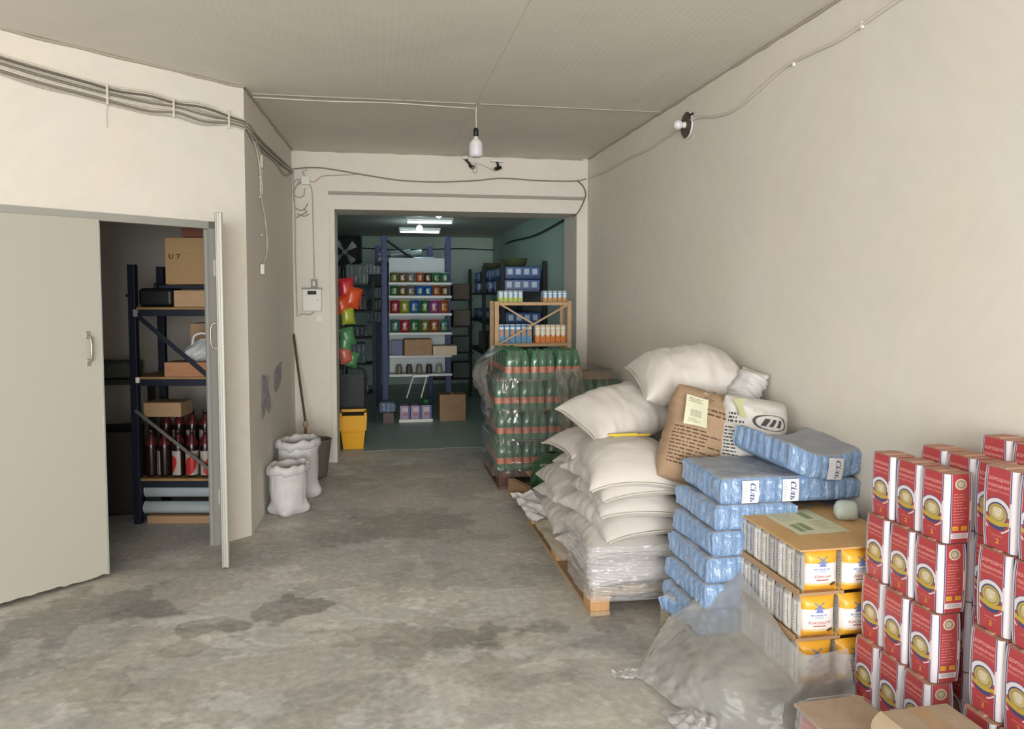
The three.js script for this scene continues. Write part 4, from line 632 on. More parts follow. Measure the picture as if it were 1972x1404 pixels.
  part(rc, 'cable', tube([[X - 0.012, 2.745, -4.74], [X, 2.742, -4.66], [X, 2.69, -4.4], [X, 2.67, -4.2], [X, 2.685, -4.0], [X, 2.755, -3.6], [X, 2.752, -3.35], [X, 2.742, -3.15], [X, 2.755, -2.95], [X, 2.775, -2.72], [X, 2.79, -2.3]], 0.008, 6, 90), mCableW);
  for (const [y, z] of [[2.75, -3.52], [2.752, -2.98]]) part(rc, 'clip', rbox(0.014, 0.03, 0.016, 0.004, X, y, z, 1), mWhite);
  const wl = thing('wall_lamp', 'round dark wall lamp holder with white bulb below the ceiling', 'lamp', [WX, 2.73, -4.83], null); wl.rotation.z = PI / 2;
  part(wl, 'base_plate', lathe([[0, 0], [0.092, 0], [0.092, 0.012], [0.088, 0.016], [0, 0.016]], 32), mWhite); part(wl, 'dark_disc', lathe([[0, 0.017], [0.086, 0.017], [0.08, 0.022], [0.03, 0.024], [0, 0.024]], 32), std(0x544c43, 0.4, { metalness: 0.4 })); part(wl, 'bulb_socket', cyl(0.018, 0.022, 0.03, 16, 0, 0.036, 0), mWhite); part(wl, 'bulb', new THREE.SphereGeometry(0.032, 20, 14).translate(0, 0.072, 0), phy(0xe6e4ea, 0.25)); part(wl, 'cable_entry', cyl(0.008, 0.008, 0.05, 8).rotateX(PI / 2).translate(0.05, 0.02, 0.09), mDark);

  const pl = thing('pendant_lamp', 'unlit white bulb hanging from the ceiling on a short cord', 'lamp', [0.712, 0, -5.42]);
  part(pl, 'cord', tube([[0, 2.93, 0.02], [0.001, 2.86, 0.004], [0.002, 2.78, 0]], 0.004, 6), mCableW); part(pl, 'lamp_socket', lathe([[0, 2.785], [0.012, 2.785], [0.018, 2.77], [0.0185, 2.725], [0, 2.725]], 20), mBlack);
  part(pl, 'bulb_collar', lathe([[0.015, 2.727], [0.017, 2.712], [0.030, 2.70], [0.045, 2.682], [0.0485, 2.662]], 28), mWhite); part(pl, 'bulb', lathe([[0.0485, 2.663], [0.05, 2.65], [0.05, 2.60], [0.045, 2.583], [0.03, 2.577], [0, 2.576]], 28), phy(0xdcdae2, 0.3));
  single('ceiling_wire', tube([[-0.80, H - 0.018, -5.33], [-0.3, H - 0.022, -5.335], [0.0, H - 0.017, -5.33], [0.2, H - 0.018, -5.325], [0.45, H - 0.021, -5.34], [0.7, H - 0.012, -5.40]], 0.004, 6, 60), mCableW, 'thin white wire running along the ceiling joint to the bulb', 'cable');

  const cam = (x, y, z, label, turn) => { const t = thing('security_camera', label, 'camera', [x, y, z], turn); part(t, 'mount', rbox(0.12, 0.022, 0.05, 0.004, 0, 0.05, 0), mWhite); part(t, 'arm', tube([[0, 0.04, 0], [0.005, 0.01, 0.03], [0, -0.02, 0.05]], 0.011, 8), mBlack); part(t, 'camera_body', cyl(0.017, 0.017, 0.07, 14).rotateZ(PI / 2).rotateX(0.3), mBlack, [0, -0.03, 0.06], [0, 0.5, 0.35]); part(t, 'lens', cyl(0.011, 0.011, 0.006, 14).rotateZ(PI / 2), mGreyPl, [-0.034, -0.045, 0.074], [0, 0.5, 0.35]); return t; };
  cam(1.155, 2.83, BZ + 0.03, 'black security camera on a white mount below the ceiling', 0); cam(0.85, 2.845, BZ + 0.03, 'small black security camera left of the hanging bulb', 1.4);
  single('cable_loop', new THREE.TorusGeometry(0.03, 0.004, 6, 24).scale(0.75, 1.3, 1).translate(0.945, 2.80, BZ + 0.008), mCableG, 'small loop of grey wire on the end wall between the cameras', 'cable');
  single('camera_wire', tube([[0.88, 2.86, Bz], [1.0, 2.845, Bz], [1.06, 2.82, Bz], [1.12, 2.80, Bz], [1.17, 2.82, Bz]], 0.003, 5), mCableG, 'thin wire strung between the two cameras', 'cable');

  const jb = thing('junction_box', 'white square junction box with curled wires on the end wall', 'box', [-0.637, 2.648, BZ]);
  part(jb, 'box_body', rbox(0.078, 0.078, 0.035, 0.006, 0, 0, 0.0175), mWhite); for (const q of [[[-0.03, -0.02, 0.02], [-0.09, -0.06, 0.01], [-0.11, -0.11, 0.01], [-0.07, -0.155, 0.01], [-0.02, -0.14, 0.01], [-0.01, -0.07, 0.01]], [[-0.03, 0.01, 0.02], [-0.08, 0.0, 0.02], [-0.115, -0.04, 0.012]], [[0, 0.03, 0.02], [-0.02, 0.08, 0.01], [0.02, 0.1, 0.01]], [[-0.03, 0.0, 0.015], [-0.07, -0.03, 0.015], [-0.10, -0.10, 0.01], [-0.105, -0.2, 0.01]]]) part(jb, 'wire', tube(q, 0.0055, 5), mCableG);
  single('wire_tangle', merge([tube([[-0.74, 2.40, Bz], [-0.68, 2.37, Bz + 0.01], [-0.64, 2.40, Bz], [-0.62, 2.44, Bz]], 0.004, 5), tube([[-0.73, 2.30, Bz], [-0.66, 2.34, Bz + 0.02], [-0.63, 2.36, Bz], [-0.66, 2.39, Bz]], 0.004, 5), tube([[-0.72, 2.34, Bz], [-0.65, 2.32, Bz + 0.01], [-0.61, 2.34, Bz]], 0.004, 5)]), mCableD, 'short tangle of grey wires near the wall corner', 'cable');
  single('corner_cable', tube([[-0.745, 2.74, -7.262], [-0.742, 2.6, -7.262], [-0.735, 2.3, -7.262], [-0.738, 2.0, -7.262], [-0.735, 1.75, -7.262], [-0.73, 1.45, -7.262], [-0.728, 1.39, -7.262], [-0.68, 1.415, -7.262], [-0.62, 1.405, -7.262], [-0.575, 1.43, -7.25]], 0.006, 6, 80), mCableG, 'grey cable running down the wall corner to the meter box', 'cable');
  single('drop_cable', tube([[-0.60, 2.62, Bz], [-0.582, 2.56, Bz], [-0.575, 2.3, Bz], [-0.572, 2.0, Bz], [-0.57, 1.74, Bz]], 0.006, 6, 40), mCableG, 'straight cable dropping from junction box to breaker', 'cable');
  const mt = thing('meter_box', 'white electricity meter box with dark display window', 'meter', [-0.59, 1.543, BZ]);
  part(mt, 'box_body', rbox(0.172, 0.205, 0.06, 0.008, 0, 0, 0.03), mWhite); part(mt, 'display', rbox(0.08, 0.034, 0.006, 0.002, 0, 0.068, 0.061), mDark); part(mt, 'top_plate', rbox(0.185, 0.012, 0.065, 0.003, 0, 0.106, 0.032), mGreyPl); part(mt, 'latch', cyl(0.006, 0.006, 0.006, 10).rotateX(PI / 2).translate(0.05, 0.0, 0.062), mGreyPl);
  const bk = thing('breaker', 'small grey breaker switch above the meter box', 'switch', [-0.57, 1.695, BZ]); part(bk, 'box_body', rbox(0.055, 0.082, 0.045, 0.004, 0, 0, 0.0225), mGreyPl); part(bk, 'toggle', rbox(0.02, 0.045, 0.012, 0.003, -0.002, 0, 0.05), mWhite);
  const ls = thing('light_switch', 'square light switch plate below the meter box', 'switch', [-0.53, 1.37, BZ]); part(ls, 'plate', rbox(0.066, 0.068, 0.012, 0.004, 0, 0, 0.006), mWhite); part(ls, 'rocker', rbox(0.04, 0.044, 0.006, 0.002, 0, 0, 0.013), mWhite);

  // torn posters on the narrow wall
  const torn = (pts, label, m, off) => { const g = new THREE.ExtrudeGeometry(new THREE.Shape(pts.map((p) => new THREE.Vector2(...p))), { depth: 0.0015, bevelEnabled: false }); return single('torn_poster', g, m, label, 'paper', [xr(-5.15) - 0.0105 + off, 0, -5.15], Math.atan2(2.12, 0.07), 'torn posters on the narrow wall'); };
  const gp = dataTex(128, 128, (u, v) => { const n = wrapN(u, v, 6, 91) * 60; return [168 + n, 165 + n, 168 + n]; }); gp.repeat.set(3, 3); const mGP = std(0xffffff, 0.8, { map: gp, side: THREE.DoubleSide });
  torn([[0.43, 0.70], [0.52, 0.72], [0.60, 0.78], [0.58, 0.9], [0.60, 0.99], [0.5, 1.02], [0.44, 1.0], [0.45, 0.88], [0.42, 0.8]], 'grey torn poster remnant on the narrow wall', mGP, 0.002);
  torn([[0.98, 0.82], [1.2, 0.84], [1.32, 0.92], [1.3, 1.0], [1.36, 1.04], [1.1, 1.02], [0.95, 0.98]], 'faded grey poster remnant nearer the corner', mGP, 0.002);
  torn([[0.70, 0.96], [0.78, 0.99], [0.79, 0.9], [0.80, 0.84], [0.88, 0.72], [0.83, 0.70], [0.74, 0.82], [0.70, 0.9]], 'white curling torn strip of poster', std(0xd9d6d2, 0.7, { side: THREE.DoubleSide }), 0.004);
  torn([[0.62, 0.76], [0.70, 0.70], [0.76, 0.78], [0.70, 0.88], [0.69, 1.0], [0.63, 0.95]], 'grey poster piece beside the white strip', mGP, 0.002);
}

// ------------------------------------------------------------------ storeroom seen through the open door
{
  const a = 10 * PI / 180, O = [-1.646, 0, -5.556]; // rack axis
  const R = (x, y, z = 0) => [O[0] + Math.cos(a) * x + Math.sin(-a) * -z * -1 * 0 + Math.sin(a) * z * -1, y, O[2] + Math.sin(a) * x + Math.cos(a) * z]; // x along rack, +z toward the room
  const navy = std(0x1d2233, 0.5, { metalness: 0.3 }), board = std(0xffffff, 0.8, { map: woodTex([150, 118, 78], 33) });
  const t = thing('storage_rack', 'dark blue metal rack with wooden boards inside the storeroom', 'rack', O, -a);
  const W = 0.62, D = 0.42; // local x along, -z away from the door
  part(t, 'post', rbox(0.05, 1.80, 0.05, 0.004, 0, 0.9, 0), navy); part(t, 'post', rbox(0.05, 1.80, 0.05, 0.004, 0, 0.9, -D), navy); part(t, 'post', rbox(0.05, 1.80, 0.05, 0.004, W, 0.9, -D), navy);
  for (const y of [0.31, 1.02, 1.50]) { part(t, 'beam', rbox(W, 0.045, 0.03, 0.003, W / 2, y - 0.03, 0.005), navy); part(t, 'board', rbox(W, 0.018, D, 0.003, W / 2, y, -D / 2 + 0.01), board); }
  part(t, 'brace', bar([0.01, 1.48, 0.034], [0.58, 0.98, 0.034], 0.03, 0.006), navy); part(t, 'brace', bar([0.01, 0.80, 0.034], [0.62, 0.30, 0.034], 0.022, 0.006), std(0x6b6b66, 0.5, { metalness: 0.4 })); part(t, 'bolt_bracket', rbox(0.03, 0.05, 0.02, 0.003, 0.03, 1.47, 0.03), mGreyPl); part(t, 'bolt_bracket', rbox(0.024, 0.04, 0.02, 0.003, 0.034, 1.01, 0.034), mWhite); part(t, 'hook', tube([[-0.01, 1.6, 0], [-0.045, 1.585, 0.01]], 0.01, 6), navy);
  const u7 = canvasTex(256, 256, (g, w, h) => { g.fillStyle = '#a2855f'; g.fillRect(0, 0, w, h); const r = rng(2); for (let i = 0; i < 400; i++) { g.fillStyle = 'rgba(90,70,50,0.08)'; g.fillRect(r() * w, r() * h, 20, 2); } g.fillStyle = '#4c3a28'; g.font = 'bold 40px sans-serif'; g.fillText('U 7', 14, 118); });
  const L = (x, y, z) => [O[0] + Math.cos(a) * x - Math.sin(a) * -0 + Math.sin(-a) * z, y, O[2] + Math.sin(a) * x + Math.cos(a) * z];
  const carton = (label, x, y, z, w, h, d, m, ry = 0) => { const c = thing('cardboard_box', label, 'box', L(x, y, z), -a + ry); part(c, 'box_body', rbox(w, h, d, 0.005, 0, h / 2, 0), m); part(c, 'flap_seam', box(w * 0.99, 0.002, 0.006, 0, h + 0.0005, 0), mDark); return c; };
  carton('large brown carton marked U7 on top of the storeroom rack', 0.41, 1.665, -0.15, 0.36, 0.32, 0.32, std(0xffffff, 0.85, { map: u7 }));
  carton('reddish flat carton on top of the U7 carton', 0.47, 1.99, -0.15, 0.26, 0.06, 0.28, std(0x7a4a3c, 0.8));
  carton('low light brown carton on the upper rack board', 0.43, 1.51, -0.12, 0.30, 0.115, 0.25, mKraft);
  single('dark_plank', rbox(0.42, 0.022, 0.36, 0.003), navy, 'dark panel lying on the low carton under the U7 box', 'panel', L(0.40, 1.648, -0.15), -a);
  single('tool_case', (() => { const g = rbox(0.24, 0.13, 0.2, 0.03, 0, 0.065, 0, 4); return merge([g, tube([[-0.05, 0.125, 0.0], [-0.04, 0.16, 0], [0.04, 0.16, 0], [0.05, 0.125, 0]], 0.008, 6)]); })(), mBlack, 'black tool case with handle on the upper rack board', 'case', L(0.14, 1.51, -0.12), -a);
  carton('tall brown carton standing at the back of the middle board', 0.45, 1.03, -0.3, 0.3, 0.36, 0.2, mKraft2);
  carton('open reddish brown carton on the middle rack board', 0.36, 1.03, -0.08, 0.30, 0.10, 0.2, std(0xffffff, 0.85, { map: kraft([168, 122, 90], 83) }));
  { const bg = thing('plastic_bag', 'tied white plastic bag resting in the open carton', 'bag', L(0.40, 1.12, -0.09), -a); part(bg, 'bag_body', mergeVerts(sheet((u, v) => { const q = u * 2 * PI, c = Math.cos(q), s = Math.sin(q), rr = (0.11 * Math.sin(Math.pow(v, 0.7) * PI * 0.93 + 0.05) + 0.008) * (1 + 0.25 * N(c * 3, s * 3, v * 4)); return [rr * c + 0.05 * v, v * 0.17, -rr * s]; }, 40, 24)), phy(0xd5dadd, 0.3, { transmission: 0.2, thickness: 0 })); part(bg, 'handle_loop', tube([[-0.02, 0.12, 0.05], [0.0, 0.19, 0.05], [0.06, 0.205, 0.03], [0.1, 0.16, 0.02]], 0.009, 6), phy(0xcdd0d0, 0.35)); }
  carton('small carton lying on the dark drink packs', 0.17, 0.745, -0.12, 0.26, 0.10, 0.2, mKraft2);
  const colaTex = canvasTex(128, 256, (g, w, h) => { g.fillStyle = '#1c0f10'; g.fillRect(0, 0, w, h); g.fillStyle = '#4a1a1c'; g.fillRect(0, 70, w, 60); g.fillStyle = '#a39a92'; g.fillRect(24, 150, 70, 40); g.fillStyle = '#a8302c'; g.beginPath(); g.ellipse(58, 170, 24, 12, -0.3, 0, 2 * PI); g.fill(); g.fillStyle = '#9a3a30'; g.fillRect(10, 20, 20, 30); });  // bottle colours darkened to paint in the dim storeroom light
  const mCola = phy(0xffffff, 0.25, { map: colaTex });
  const colaG = lathe([[0, 0], [0.038, 0], [0.044, 0.012], [0.045, 0.2], [0.038, 0.24], [0.015, 0.29], [0.014, 0.31], [0, 0.31]], 14);
  for (let row = 0; row < 2; row++) for (let i = 0; i < 6; i++) { const b = single('drink_bottle', colaG, mCola, row ? 'dark drink bottle with red label in the upper row of the rack' : 'dark drink bottle with pale label in the lower row of the rack', 'bottle', L(0.07 + i * 0.095, row ? 0.43 : 0.325, row ? -0.3 : -0.06), i * 1.1, row ? 'upper dark bottles' : 'lower dark bottles'); part(b, 'bottle_cap', cyl(0.016, 0.016, 0.016, 10, 0, 0.315, 0), std(0x3a1c1c, 0.4)); }
  const roll = std(0xb9c4c9, 0.3, { metalness: 0.35 });
  for (const [y, r, z, lab] of [[0.225, 0.055, 0.0, 'thicker silver pipe lying on top under the rack'], [0.105, 0.042, 0.03, 'thinner silver pipe lying lower under the rack']]) { const p = thing('silver_pipe', lab, 'pipe', L(0.34, y, z - 0.07), -a, 'silver pipes'); part(p, 'pipe_wall', lathe([[r, -0.31], [r, 0.31], [r - 0.004, 0.31], [r - 0.004, -0.31], [r, -0.31]], 32).rotateZ(PI / 2), roll); for (const s of [-1, 1]) part(p, 'end_band', new THREE.TorusGeometry(r, 0.003, 6, 32).rotateY(PI / 2).translate(s * 0.308, 0, 0), roll); }
  carton('flat brown carton on the floor under the silver pipes', 0.34, 0.0, -0.12, 0.56, 0.055, 0.26, mKraft2);
  // dark shapes further in
  const sh = thing('store_table', 'low dark table with clutter at the back of the storeroom', 'table', [-2.35, 0, -6.8], 0.05); part(sh, 'table_top', rbox(1.1, 0.04, 0.5, 0.005, 0, 0.88, 0), std(0x4a4a44, 0.8)); for (const [x, z] of [[-0.5, -0.2], [0.5, -0.2], [-0.5, 0.2], [0.5, 0.2]]) part(sh, 'leg', rbox(0.05, 0.86, 0.05, 0.004, x, 0.43, z), mDark);
  single('folded_tarp', bundleGeo(0.8, 0.13, 0.36, 4), std(0x6d6f66, 0.85), 'folded grey tarpaulin lying on the storeroom table', 'tarpaulin', [-2.4, 0.905, -6.8], 0.1);
  single('black_crate', merge([rbox(0.5, 0.03, 0.4, 0.01, 0, 0.02, 0), rbox(0.02, 0.6, 0.4, 0.006, -0.24, 0.31, 0), rbox(0.02, 0.6, 0.4, 0.006, 0.24, 0.31, 0), rbox(0.5, 0.6, 0.02, 0.006, 0, 0.31, -0.19), rbox(0.5, 0.6, 0.02, 0.006, 0, 0.31, 0.19)]), mDark, 'black crate on the storeroom floor beside the rack', 'crate', [-2.0, 0, -5.95], 0.1);
}

// ------------------------------------------------------------------ shop room beyond the opening
{
  const navy = std(0x23305c, 0.5, { metalness: 0.2 }), shelfW = std(0xc9cdcb, 0.5), dk = std(0x23282a, 0.7);
  // lights
  const mTube = new THREE.MeshStandardMaterial({ color: 0xffffff, emissive: new THREE.Color(0.80, 0.97, 1.0), emissiveIntensity: 3.2 });
  for (const [x, y, z, lab, I] of [[0.667, 2.5, -9.58, 'lit fluorescent batten on the shop ceiling, first from the opening', 1], [0.63, 2.5, -11.1, 'lit fluorescent batten on the shop ceiling, deeper in the room', 1]]) {
    const t = thing('fluorescent_light', lab, 'lamp', [x, y, z]); part(t, 'lamp_tube', cyl(0.015, 0.015, 0.55, 14).rotateZ(PI / 2), mTube); part(t, 'housing', rbox(0.6, 0.035, 0.07, 0.005, 0, 0.045, 0), mWhite); for (const s of [-1, 1]) part(t, 'end_cap', rbox(0.02, 0.05, 0.04, 0.004, s * 0.285, 0.01, 0), mWhite);
    const l = new THREE.RectAreaLight(new THREE.Color(0.62, 0.96, 1.0), 1.3 * I, 0.55, 0.05); l.position.set(x, y - 0.02, z); l.rotation.x = -PI / 2; l.name = 'tube_light'; scene.add(l);
  }
  for (const [x, y, z, lab] of [[0.70, 2.50, -8.56, 'glowing bulb on the shop ceiling near the opening'], [0.593, 2.50, -10.5, 'glowing bulb on the shop ceiling between the battens']]) {
    const t = thing('ceiling_bulb', lab, 'lamp', [x, y, z]); part(t, 'bulb', new THREE.SphereGeometry(0.045, 20, 14), mTube); part(t, 'lamp_socket', cyl(0.02, 0.024, 0.06, 14, 0, 0.065, 0), mWhite);
    const l = new THREE.PointLight(new THREE.Color(0.62, 0.96, 1.0), 0.26); l.position.set(x, y - 0.06, z); l.castShadow = true; l.name = 'bulb_light'; scene.add(l);
  }
  // pallet rack uprights carrying the display
  const rk = thing('pallet_rack', 'tall navy pallet rack uprights around the snack display', 'rack', [0, 0, 0]);
  for (const [x, z, h] of [[0.1, -9.72, 2.34], [0.905, -9.72, 2.34], [0.02, -10.9, 2.28], [0.76, -10.9, 2.28]]) { const p = part(rk, 'upright', rbox(0.075, h, 0.06, 0.006, x, h / 2, z), navy); for (let k = 0; k < 20; k++) part(p, 'slot', box(0.012, 0.03, 0.002, x - 0.02, 0.3 + k * 0.1, z + 0.0305), dk); }
  part(rk, 'brace', bar([0.13, 2.28, -9.74], [0.5, 2.03, -9.9], 0.02, 0.02), dk);
  const gd = thing('snack_display', 'white gondola shelves full of snack bags between navy uprights', 'shelf', [0.54, 0, -9.62]);
  part(gd, 'back_panel', rbox(0.76, 1.5, 0.02, 0.003, 0, 1.31, -0.16), std(0xb9c4c8, 0.5));
  for (const y of [0.595, 0.83, 1.115, 1.355, 1.575, 1.74]) { const s = part(gd, 'shelf_board', rbox(0.78, 0.016, 0.34, 0.003, 0, y - 0.012, 0), shelfW); part(s, 'price_rail', rbox(0.78, 0.03, 0.008, 0.002, 0, y - 0.012, 0.172), shelfW); }
  const cols = { crimson: 0xb0283f, lime: 0x9fae2f, blue: 0x2a6fc0, green: 0x2f7a4a, magenta: 0xb24aa6, brown: 0x7a5a3f, teal: 0x3f7a72, rust: 0xb0582f, olive: 0x6e7a3a, grey: 0x7d7d80, dark: 0x4a3f3a };
  const snackM = {}; for (const [n, c] of Object.entries(cols)) snackM[n] = phy(0xc4c4c4, 0.3, { map: canvasTex(64, 96, (g, w, h) => { const q = new THREE.Color(c); g.fillStyle = '#' + q.getHexString(); g.fillRect(0, 0, w, h); const r = rng(c); g.fillStyle = 'rgba(255,255,255,0.45)'; g.beginPath(); g.ellipse(32, 34, 20, 10, -0.3, 0, 2 * PI); g.fill(); g.fillStyle = 'rgba(240,220,120,0.6)'; g.beginPath(); g.ellipse(32, 66, 18, 14, 0.3, 0, 2 * PI); g.fill(); g.fillStyle = 'rgba(235,235,235,0.35)'; g.fillRect(0, 0, w, 5); g.fillRect(0, 91, w, 5); }) });
  const bagG = pillow(0.118, 0.165, 0.05, 3, 8, 8), bagS = pillow(0.105, 0.125, 0.05, 5, 8, 8);
  const rows = [[1.742, ['olive', 'brown', 'grey', 'rust', 'dark', 'green', 'teal'], bagS, 'topmost'], [1.577, ['green', 'brown', 'grey', 'blue', 'blue', 'rust', 'brown'], bagS, 'second'], [1.357, ['crimson', 'lime', 'blue', 'green', 'magenta', 'rust'], bagG, 'third'], [1.117, ['teal', 'crimson', 'green', 'olive', 'rust', 'teal'], bagG, 'fourth']];
  for (const [y, list, g, nm] of rows) list.forEach((c, i) => { const rep = list.filter((q) => q === c).length > 1; const o = single('snack_bag', g, snackM[c], `${c} snack bag on the ${nm} shelf of the display`, 'snack bag', [0.185 + (i + 0.3) * (0.74 / list.length), y - 0.002, -9.52 + (i % 2) * 0.02], (i % 3 - 1) * 0.15, rep ? `${c} bags on the ${nm} shelf` : 'snack bags on the display'); part(o, 'top_seal', rbox(0.1, 0.012, 0.004, 0.001, 0, g === bagG ? 0.163 : 0.123, 0, 1), snackM[c]); });
  // lower shelves
  const B = (name, label, cat, w, h, d, m, p, ry = 0, group) => { const t = thing(name, label, cat, p, ry, group); part(t, 'box_body', rbox(w, h, d, 0.006, 0, h / 2, 0), m); part(t, 'tape', box(0.03, 0.001, d * 0.98, 0, h + 0.0006, 0), mKraftPale); return t; };
  B('cardboard_box', 'brown open carton on the lower shelf of the display', 'box', 0.34, 0.2, 0.26, mKraft2, [0.50, 0.835, -9.5], 0.03);
  B('cardboard_box', 'pale carton on the lower shelf right of the brown one', 'box', 0.30, 0.115, 0.26, mKraftPale, [0.84, 0.835, -9.5], -0.04);
  B('cardboard_box', 'plain brown carton standing on the shop floor by the display', 'box', 0.33, 0.335, 0.3, mKraft2, [0.93, 0, -9.55], 0.02);
  B('printed_box', 'dark speckled blue packet at the left of the lower shelf', 'box', 0.14, 0.19, 0.1, std(0x4b567f, 0.5), [0.24, 0.835, -9.5]);
  for (let i = 0; i < 5; i++) { const r = rng(60 + i); single('goods_jar', lathe([[0, 0], [0.035, 0], [0.04, 0.01], [0.04, 0.08], [0.03, 0.1], [0.03, 0.115], [0, 0.115]], 14), std([0x6b6a55, 0x4a4038, 0x707062, 0x3a2a2a, 0x8d8a80][i], 0.5), ['greenish', 'dark brown', 'grey', 'black', 'pale'][i] + ' jar on the lowest shelf of the display', 'jar', [0.27 + i * 0.125, 0.600, -9.5], 0, 'jars on the lowest shelf'); }
  single('white_bracket', merge([rbox(0.2, 0.03, 0.05, 0.005), bar([-0.09, 0, 0], [-0.18, -0.27, 0.02], 0.012, 0.012), bar([0.08, 0, 0], [-0.0, -0.27, 0.02], 0.012, 0.012)]), mWhite, 'white wire stand leaning under the lowest shelf', 'stand', [0.53, 0.585, -9.36], 0.1);
  const pb = thing('detergent_tray', 'tray of lilac boxes on the floor under the display', 'tray', [0.47, 0, -9.5]); part(pb, 'tray_base', rbox(0.42, 0.04, 0.24, 0.006, 0, 0.02, 0), mWhite); const lil = phy(0xffffff, 0.4, { map: canvasTex(96, 96, (g, w, h) => { g.fillStyle = '#9a86a6'; g.fillRect(0, 0, w, h); g.fillStyle = '#c9b9c4'; g.fillRect(20, 14, 56, 30); g.fillStyle = '#a5504e'; g.fillRect(24, 56, 48, 14); g.fillStyle = '#4a4a8c'; g.fillRect(76, 0, 20, h); }) }); for (let i = 0; i < 3; i++) part(pb, 'lilac_box', rbox(0.128, 0.17, 0.2, 0.004, -0.133 + i * 0.133, 0.125, 0), lil);
  single('green_pot', merge([lathe([[0, 0], [0.05, 0], [0.055, 0.02], [0.06, 0.06], [0.045, 0.07], [0, 0.075]], 14)]), std(0x1f5a3a, 0.5), 'dark green lid on the lilac boxes', 'lid', [0.60, 0.211, -9.5]);
  B('printed_box', 'small pinkish box on the floor left of the lilac tray', 'box', 0.13, 0.13, 0.2, std(0x6e5f5c, 0.7), [0.13, 0, -9.45]);
  single('wrapped_rolls', bundleGeo(0.17, 0.13, 0.16, 7), phy(0x6f7f98, 0.3), 'speckled grey wrapped bundle on the small pink box', 'bundle', [0.12, 0.132, -9.45]);

  // yellow bin
  const bin = thing('yellow_bin', 'bright yellow plastic litter bin just inside the opening', 'bin', [-0.25, 0, -7.95]); const yl = phy(0xf0b014, 0.35);
  const frust = (w0, d0, w1, d1, h, y) => { const g = new THREE.BoxGeometry(1, 1, 1), p = g.attributes.position; for (let i = 0; i < p.count; i++) { const top = p.getY(i) > 0; p.setXYZ(i, p.getX(i) * (top ? w1 : w0), top ? y + h : y, p.getZ(i) * (top ? d1 : d0)); } g.computeVertexNormals(); return g; };
  part(bin, 'bin_body', frust(0.20, 0.19, 0.245, 0.23, 0.2, 0), yl); part(bin, 'bin_collar', frust(0.265, 0.25, 0.285, 0.27, 0.155, 0.198), yl); part(bin, 'bin_front_panel', frust(0.15, 0.004, 0.18, 0.004, 0.16, 0.02), yl, [0, 0, 0.108], [0.09, 0, 0]); part(bin, 'bin_lid', merge([rbox(0.26, 0.03, 0.05, 0.006, 0, 0.375, -0.1), rbox(0.03, 0.03, 0.24, 0.006, -0.125, 0.365, 0), rbox(0.03, 0.03, 0.24, 0.006, 0.125, 0.365, 0)]), yl); part(bin, 'bin_opening', box(0.22, 0.004, 0.2, 0, 0.354, 0.01), dk);

  // hanging strips of snack bags at the left jamb
  const strip = thing('hanging_strip', 'black hanging strip for snack bags at the left jamb', 'rack', [-0.33, 0, -7.92]); part(strip, 'strip_bar', rbox(0.015, 1.1, 0.01, 0.003, 0, 1.3, 0), dk);
  const hb = (y, c, x, z, s, rz, lab) => { const o = single('hanging_snack_bag', pillow(0.17 * s, 0.22 * s, 0.08, y, 8, 10), snackM[c], lab, 'snack bag', [-0.30 + x, y, -7.88 + z], null, 'hanging snack bags'); o.rotation.set(0, 0.25, rz); part(o, 'top_seal', rbox(0.15 * s, 0.012, 0.004, 0.001, 0, 0.216 * s, 0, 1), snackM[c]); };
  snackM.orange = phy(0xd8542a, 0.28); snackM.scarlet = phy(0xc8303c, 0.3); snackM.limebright = phy(0xa9b43a, 0.3); snackM.leaf = phy(0x4f8a5a, 0.3); snackM.salmon = phy(0xc46a58, 0.3);
  hb(1.56, 'scarlet', 0.01, 0, 0.9, 0.1, 'scarlet snack bag hanging highest at the jamb'); hb(1.46, 'orange', 0.04, 0.03, 0.95, -0.25, 'orange glossy snack bag hanging at the jamb'); hb(1.40, 'orange', -0.02, 0.02, 0.8, 0.2, 'second orange snack bag hanging behind the first'); hb(1.29, 'limebright', 0.02, 0.02, 0.8, 0.1, 'lime yellow snack bag hanging below the orange ones'); hb(1.07, 'leaf', 0.03, 0.02, 0.85, 0.25, 'leaf green snack bag hanging low on the strip'); hb(1.0, 'leaf', -0.02, 0.03, 0.8, -0.1, 'second leaf green bag lower on the strip'); hb(0.89, 'salmon', 0.0, 0.03, 0.8, 0.2, 'salmon pink snack bag near the strip end'); hb(0.85, 'leaf', 0.03, 0.0, 0.7, -0.3, 'lowest green snack bag on the strip');

  // trolley and dark shelf on the left
  const tr = thing('trolley', 'dark flatbed trolley behind the yellow bin', 'trolley', [-0.30, 0, -8.45]); part(tr, 'frame', tube([[0.17, 0.2, 0.2], [0.17, 0.76, 0.2], [0.15, 0.79, 0.2], [-0.15, 0.79, 0.2], [-0.17, 0.76, 0.2], [-0.17, 0.2, 0.2]], 0.012, 8), dk); part(tr, 'panel', rbox(0.32, 0.42, 0.012, 0.004, 0, 0.53, 0.19), std(0x2a302f, 0.6)); part(tr, 'bed', rbox(0.36, 0.03, 0.5, 0.005, 0, 0.2, -0.05), dk); for (const [x, z] of [[-0.15, 0.15], [0.15, 0.15], [-0.15, -0.25], [0.15, -0.25]]) part(tr, 'wheel', cyl(0.06, 0.06, 0.03, 18).rotateZ(PI / 2).translate(x, 0.06, z), mBlack);
